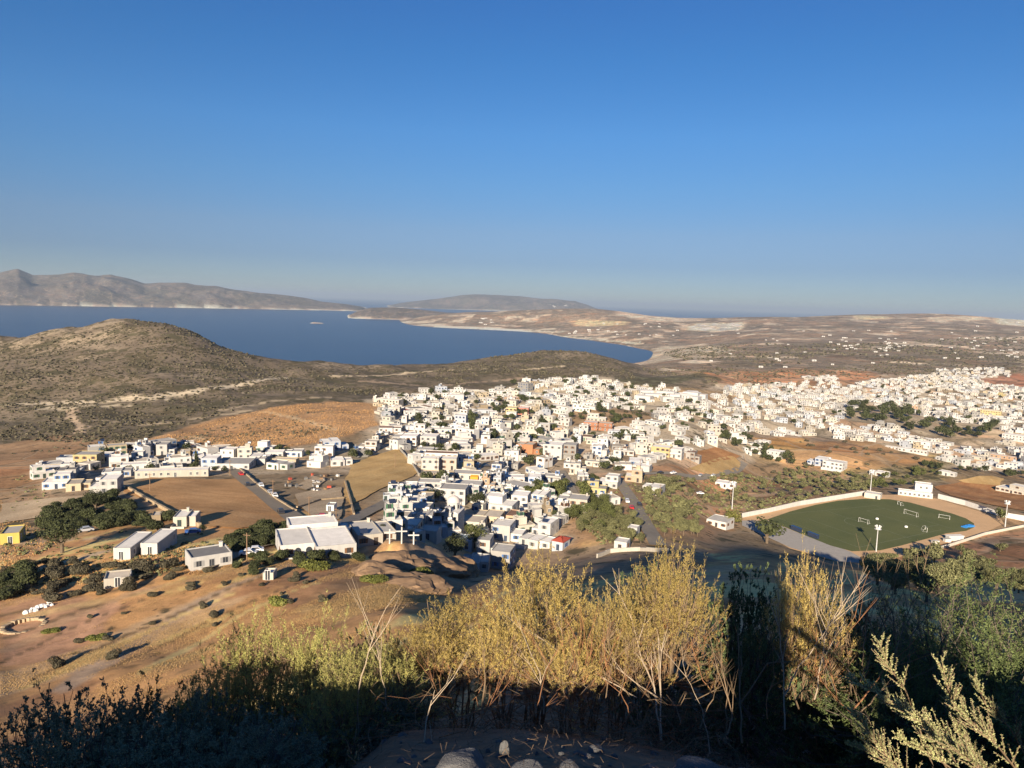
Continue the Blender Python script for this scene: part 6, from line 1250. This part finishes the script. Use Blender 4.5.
stick([(812,735,4.26),(808,690,4.41),(800,640,4.56),(793,610,4.64)], 0.0053, PALE, "sunlit pale stem of the lone thin saltbush, left fork", 4, 30); stick([(810,700,4.33),(822,670,4.41),(845,640,4.48),(862,610,4.56)], 0.0049, PALE, "sunlit pale stem of the lone thin saltbush, right fork", 5, 31); stick([(842,705,4.26),(846,660,4.41),(850,615,4.56)], 0.0041, PALE, "grey upright stem right of the lone saltbush", 8, 32)
stick([(768,750,3.80),(762,700,3.95),(756,640,4.18)], 0.0057, STEM, "dark upright stem in the vertical shadow gap", 4, 33); stick([(735,760,3.80),(725,715,3.95),(705,680,4.10)], 0.0032, PALE, "thin pale stem arching by the boulder", 2, 34)
for k_ in range(26):
    px = rng.uniform(420, 900); py = rng.uniform(700, 752); d = 4.1 - (py-700)/70*.7 + rng.uniform(-.2,.3); q = rng.uniform(-1,1); stick([(px,py,d),(px+q*30,py-rng.uniform(20,45),d+.1),(px+q*60+rng.uniform(-20,20),py-rng.uniform(35,85),d+.3)], rng.uniform(.002,.0055), rng.choice((STEM, STEM, RUST, PALE)), "thin dry twig tangled in the shaded undergrowth", rng.randrange(2,6), 50+k_, "dry twigs tangled in the undergrowth")
for k_ in range(14):
    px = rng.uniform(820, 930); py = rng.uniform(660, 720); d = 4.8; q = rng.uniform(-1,1); stick([(px,py,d-.3),(px+q*18,py-40,d),(px+q*40,py-rng.uniform(60,95),d+.1)], rng.uniform(.003,.006), STEM, "grey dead twig in the shaded tangle at right", 7, 90+k_, "dead twigs at right")
def brushwood(px, py, d, wd, n, label, seed):
    rr = random.Random(seed); x, y = at_depth(px, d); z = float(H(x, y)) + EYE; b = MB()
    for k_ in range(n):
        p = Vector((rr.uniform(-wd,wd), rr.uniform(-.35,.35), rr.uniform(-.05,.12))); a = rr.uniform(0, 6.28); e_ = rr.uniform(-.15,.75)*(1 if d > 4 else .3); L = rr.uniform(.12,.42)*(1 if d > 4 else .6); dv = Vector((math.cos(a)*math.cos(e_), math.sin(a)*math.cos(e_), math.sin(e_))); pts = [p, p+dv*L*.5+Vector((rr.uniform(-.04,.04), rr.uniform(-.04,.04), rr.uniform(-.02,.05))), p+dv*L]; r0 = rr.uniform(.0012,.0032); b.tube(pts, [r0, r0*.7, r0*.3], 4, rr.choice((0,0,1)))
        for q in range(2): d2 = (dv + Vector((rr.uniform(-.9,.9), rr.uniform(-.9,.9), rr.uniform(-.3,.6)))).normalized(); b.tube([pts[1], pts[1]+d2*L*.4], [r0*.5, r0*.15], 3)
    tag(b.build("brushwood", [STEM, RUST], None, (x, y, z)), label, "brushwood")
for k_, (px, d, wd, n, lab) in enumerate(((430,3.7,.35,70,"dry brushwood lying left of the broad grey rock"), (560,3.7,.4,80,"dry brushwood lying behind the rounded rock"), (680,3.7,.4,80,"dry brushwood lying behind the ledge rocks"), (455,4.6,.5,60,"tangle of dry brushwood under the left saltbushes"), (540,4.5,.5,70,"tangle of dry brushwood behind the pointed stone"), (620,4.4,.5,80,"rusty brushwood tangle around the fanning stems"), (700,4.5,.5,70,"dry brushwood at the foot of the long pale branch"), (790,4.6,.45,70,"dark brushwood in the shadow gap"), (860,4.9,.5,90,"grey brushwood tangle left of the feathery shrub"), (330,5.2,.5,50,"dry brushwood under the yellow-green shrubs"))): brushwood(px, 0, d, wd, n, lab, 540+k_)
# litter of sticks and dead leaves on the shaded bank
r = np.random.default_rng(9); n = 16000; X = r.uniform(-3.2, 3.6, n); Y = r.uniform(2.2, 7.5, n); Zg = H(X, Y) + EYE + r.uniform(0, .07, n); A = r.uniform(0, 6.28, n); L = r.uniform(.01, .07, n); Wd = r.uniform(.0006, .0018, n); dv = np.stack([np.cos(A), np.sin(A), r.uniform(-.35,.5,n)], -1); pv_ = np.stack([-np.sin(A), np.cos(A), r.uniform(-.5,.5,n)], -1); P = np.stack([X, Y, Zg], -1)
V = np.stack([P - dv*L[:,None]/2 - pv_*Wd[:,None], P + dv*L[:,None]/2 - pv_*Wd[:,None]*.4, P + dv*L[:,None]/2 + pv_*Wd[:,None]*.4, P - dv*L[:,None]/2 + pv_*Wd[:,None]], 1).reshape(-1,3)
tag(mesh_obj("dry_litter", V, np.arange(4*n).reshape(-1,4), leaf_mat("litter", (0.19,0.13,0.08), .6, 0)), "dry sticks and dead leaves littering the shaded bank", "litter", kind="stuff")
# rocks
ROCKM = mat("grey_rock", (0.135,0.135,0.135), .95, .3, 3, .15, bump=.5); WROCK = mat("pale_rock", (0.42,0.41,0.39), .95, .2, 4, .15, bump=.4)
def rock(px, py, wpx, hpx, m, label, seed, group=None, name="rock"):
    x, y, z = hit(px, py, 1.6); s = wpx * Vector((x, y, z)).dot(FW) / F_PX / 2; rr = np.random.default_rng(seed); o_ = rr.uniform(-9, 9, 3)
    import bmesh; bm = bmesh.new(); bmesh.ops.create_icosphere(bm, subdivisions=4, radius=1); pl = [(unit(rr.normal(size=3)), rr.uniform(.55,.85)) for _ in range(9)]
    for v in bm.verts:
        c = np.array(v.co)
        for nrm, dd in pl:
            k2 = c @ nrm
            if k2 > dd: c = c - nrm*(k2-dd)*.9
        k2 = 1 + .10*float(vnoise(np.array(c[0]*3+o_[0]), np.array(c[1]*3+c[2]*2+o_[1]))) + .05*float(vnoise(np.array(c[0]*9+o_[1]), np.array(c[1]*9+c[2]*7+o_[2]))); v.co = c*k2
    me = bpy.data.meshes.new(name); bm.to_mesh(me); bm.free(); me.materials.append(m); o = link(name, me, None, (x, y, EYE + float(H(x, y)) + s*hpx/wpx*.25), rr.uniform(0,6)); o.scale = (s, s*.8, s*hpx/wpx); return tag(o, label, "rock", group)
rock(462,772,66,27,ROCKM,"broad grey rock at the bottom edge, left of the pointed stone",1); rock(504,757,11,30,ROCKM,"small upright pointed stone at the bottom edge",2); rock(527,776,44,17,ROCKM,"flat bluish rock between the pointed stone and the round one",3); rock(571,772,30,17,ROCKM,"rounded grey rock right of the flat bluish one",4); rock(596,752,20,12,ROCKM,"small dark stone behind the rounded rock",5); rock(655,778,40,17,ROCKM,"grey rock at the start of the bottom ledge",6); rock(700,780,70,17,ROCKM,"wide grey ledge rock along the bottom edge",7); rock(748,781,46,17,ROCKM,"grey rock at the ledge's right end",8); rock(712,690,26,20,WROCK,"pale boulder under the golden saltbush by the dark gap",9); rock(778,690,26,22,ROCKM,"grey boulder in the vertical shadow gap",10)
for k_, (px, py, w_) in enumerate(((798,742,14),(792,752,10),(808,756,12),(786,758,9),(800,764,16),(818,748,9),(834,752,22),(826,745,10),(840,745,9),(776,748,10),(812,766,10))): rock(px, py, w_, w_*.75, WROCK, "white broken stone in the rubble left of the feathery shrub", 20+k_, "white broken stones in the rubble")
for k_ in range(46): rock(rng.uniform(380,850), rng.uniform(735,768), rng.uniform(4,13), rng.uniform(3,8), ROCKM, "small grey stone half hidden in the shaded litter", 40+k_, "small stones in the litter")
# golden grass on the left shoulder, caught by the sun
n = 1500; X = -3.9 + r.normal(size=n)*.9; Y = 6.4 + r.normal(size=n)*.8; Zg = H(X, Y) + EYE; dirs = unit(np.stack([r.normal(size=n)*.25, r.normal(size=n)*.25, np.ones(n)], -1)); Bs = np.stack([X, Y, Zg], -1); L = r.uniform(.25, .75, n)[:, None]; sd = unit(np.cross(dirs, r.normal(size=(n,3))))*.004
V = np.stack([Bs-sd, Bs+sd, Bs+dirs*L+sd*.2, Bs+dirs*L-sd*.2], 1).reshape(-1,3); tag(mesh_obj("dry_grass", V, np.arange(4*n).reshape(-1,4), leaf_mat("straw", (0.46,0.32,0.13), .3, .15)), "tall dry grass stalks behind the left shrubs", "grass", kind="stuff")
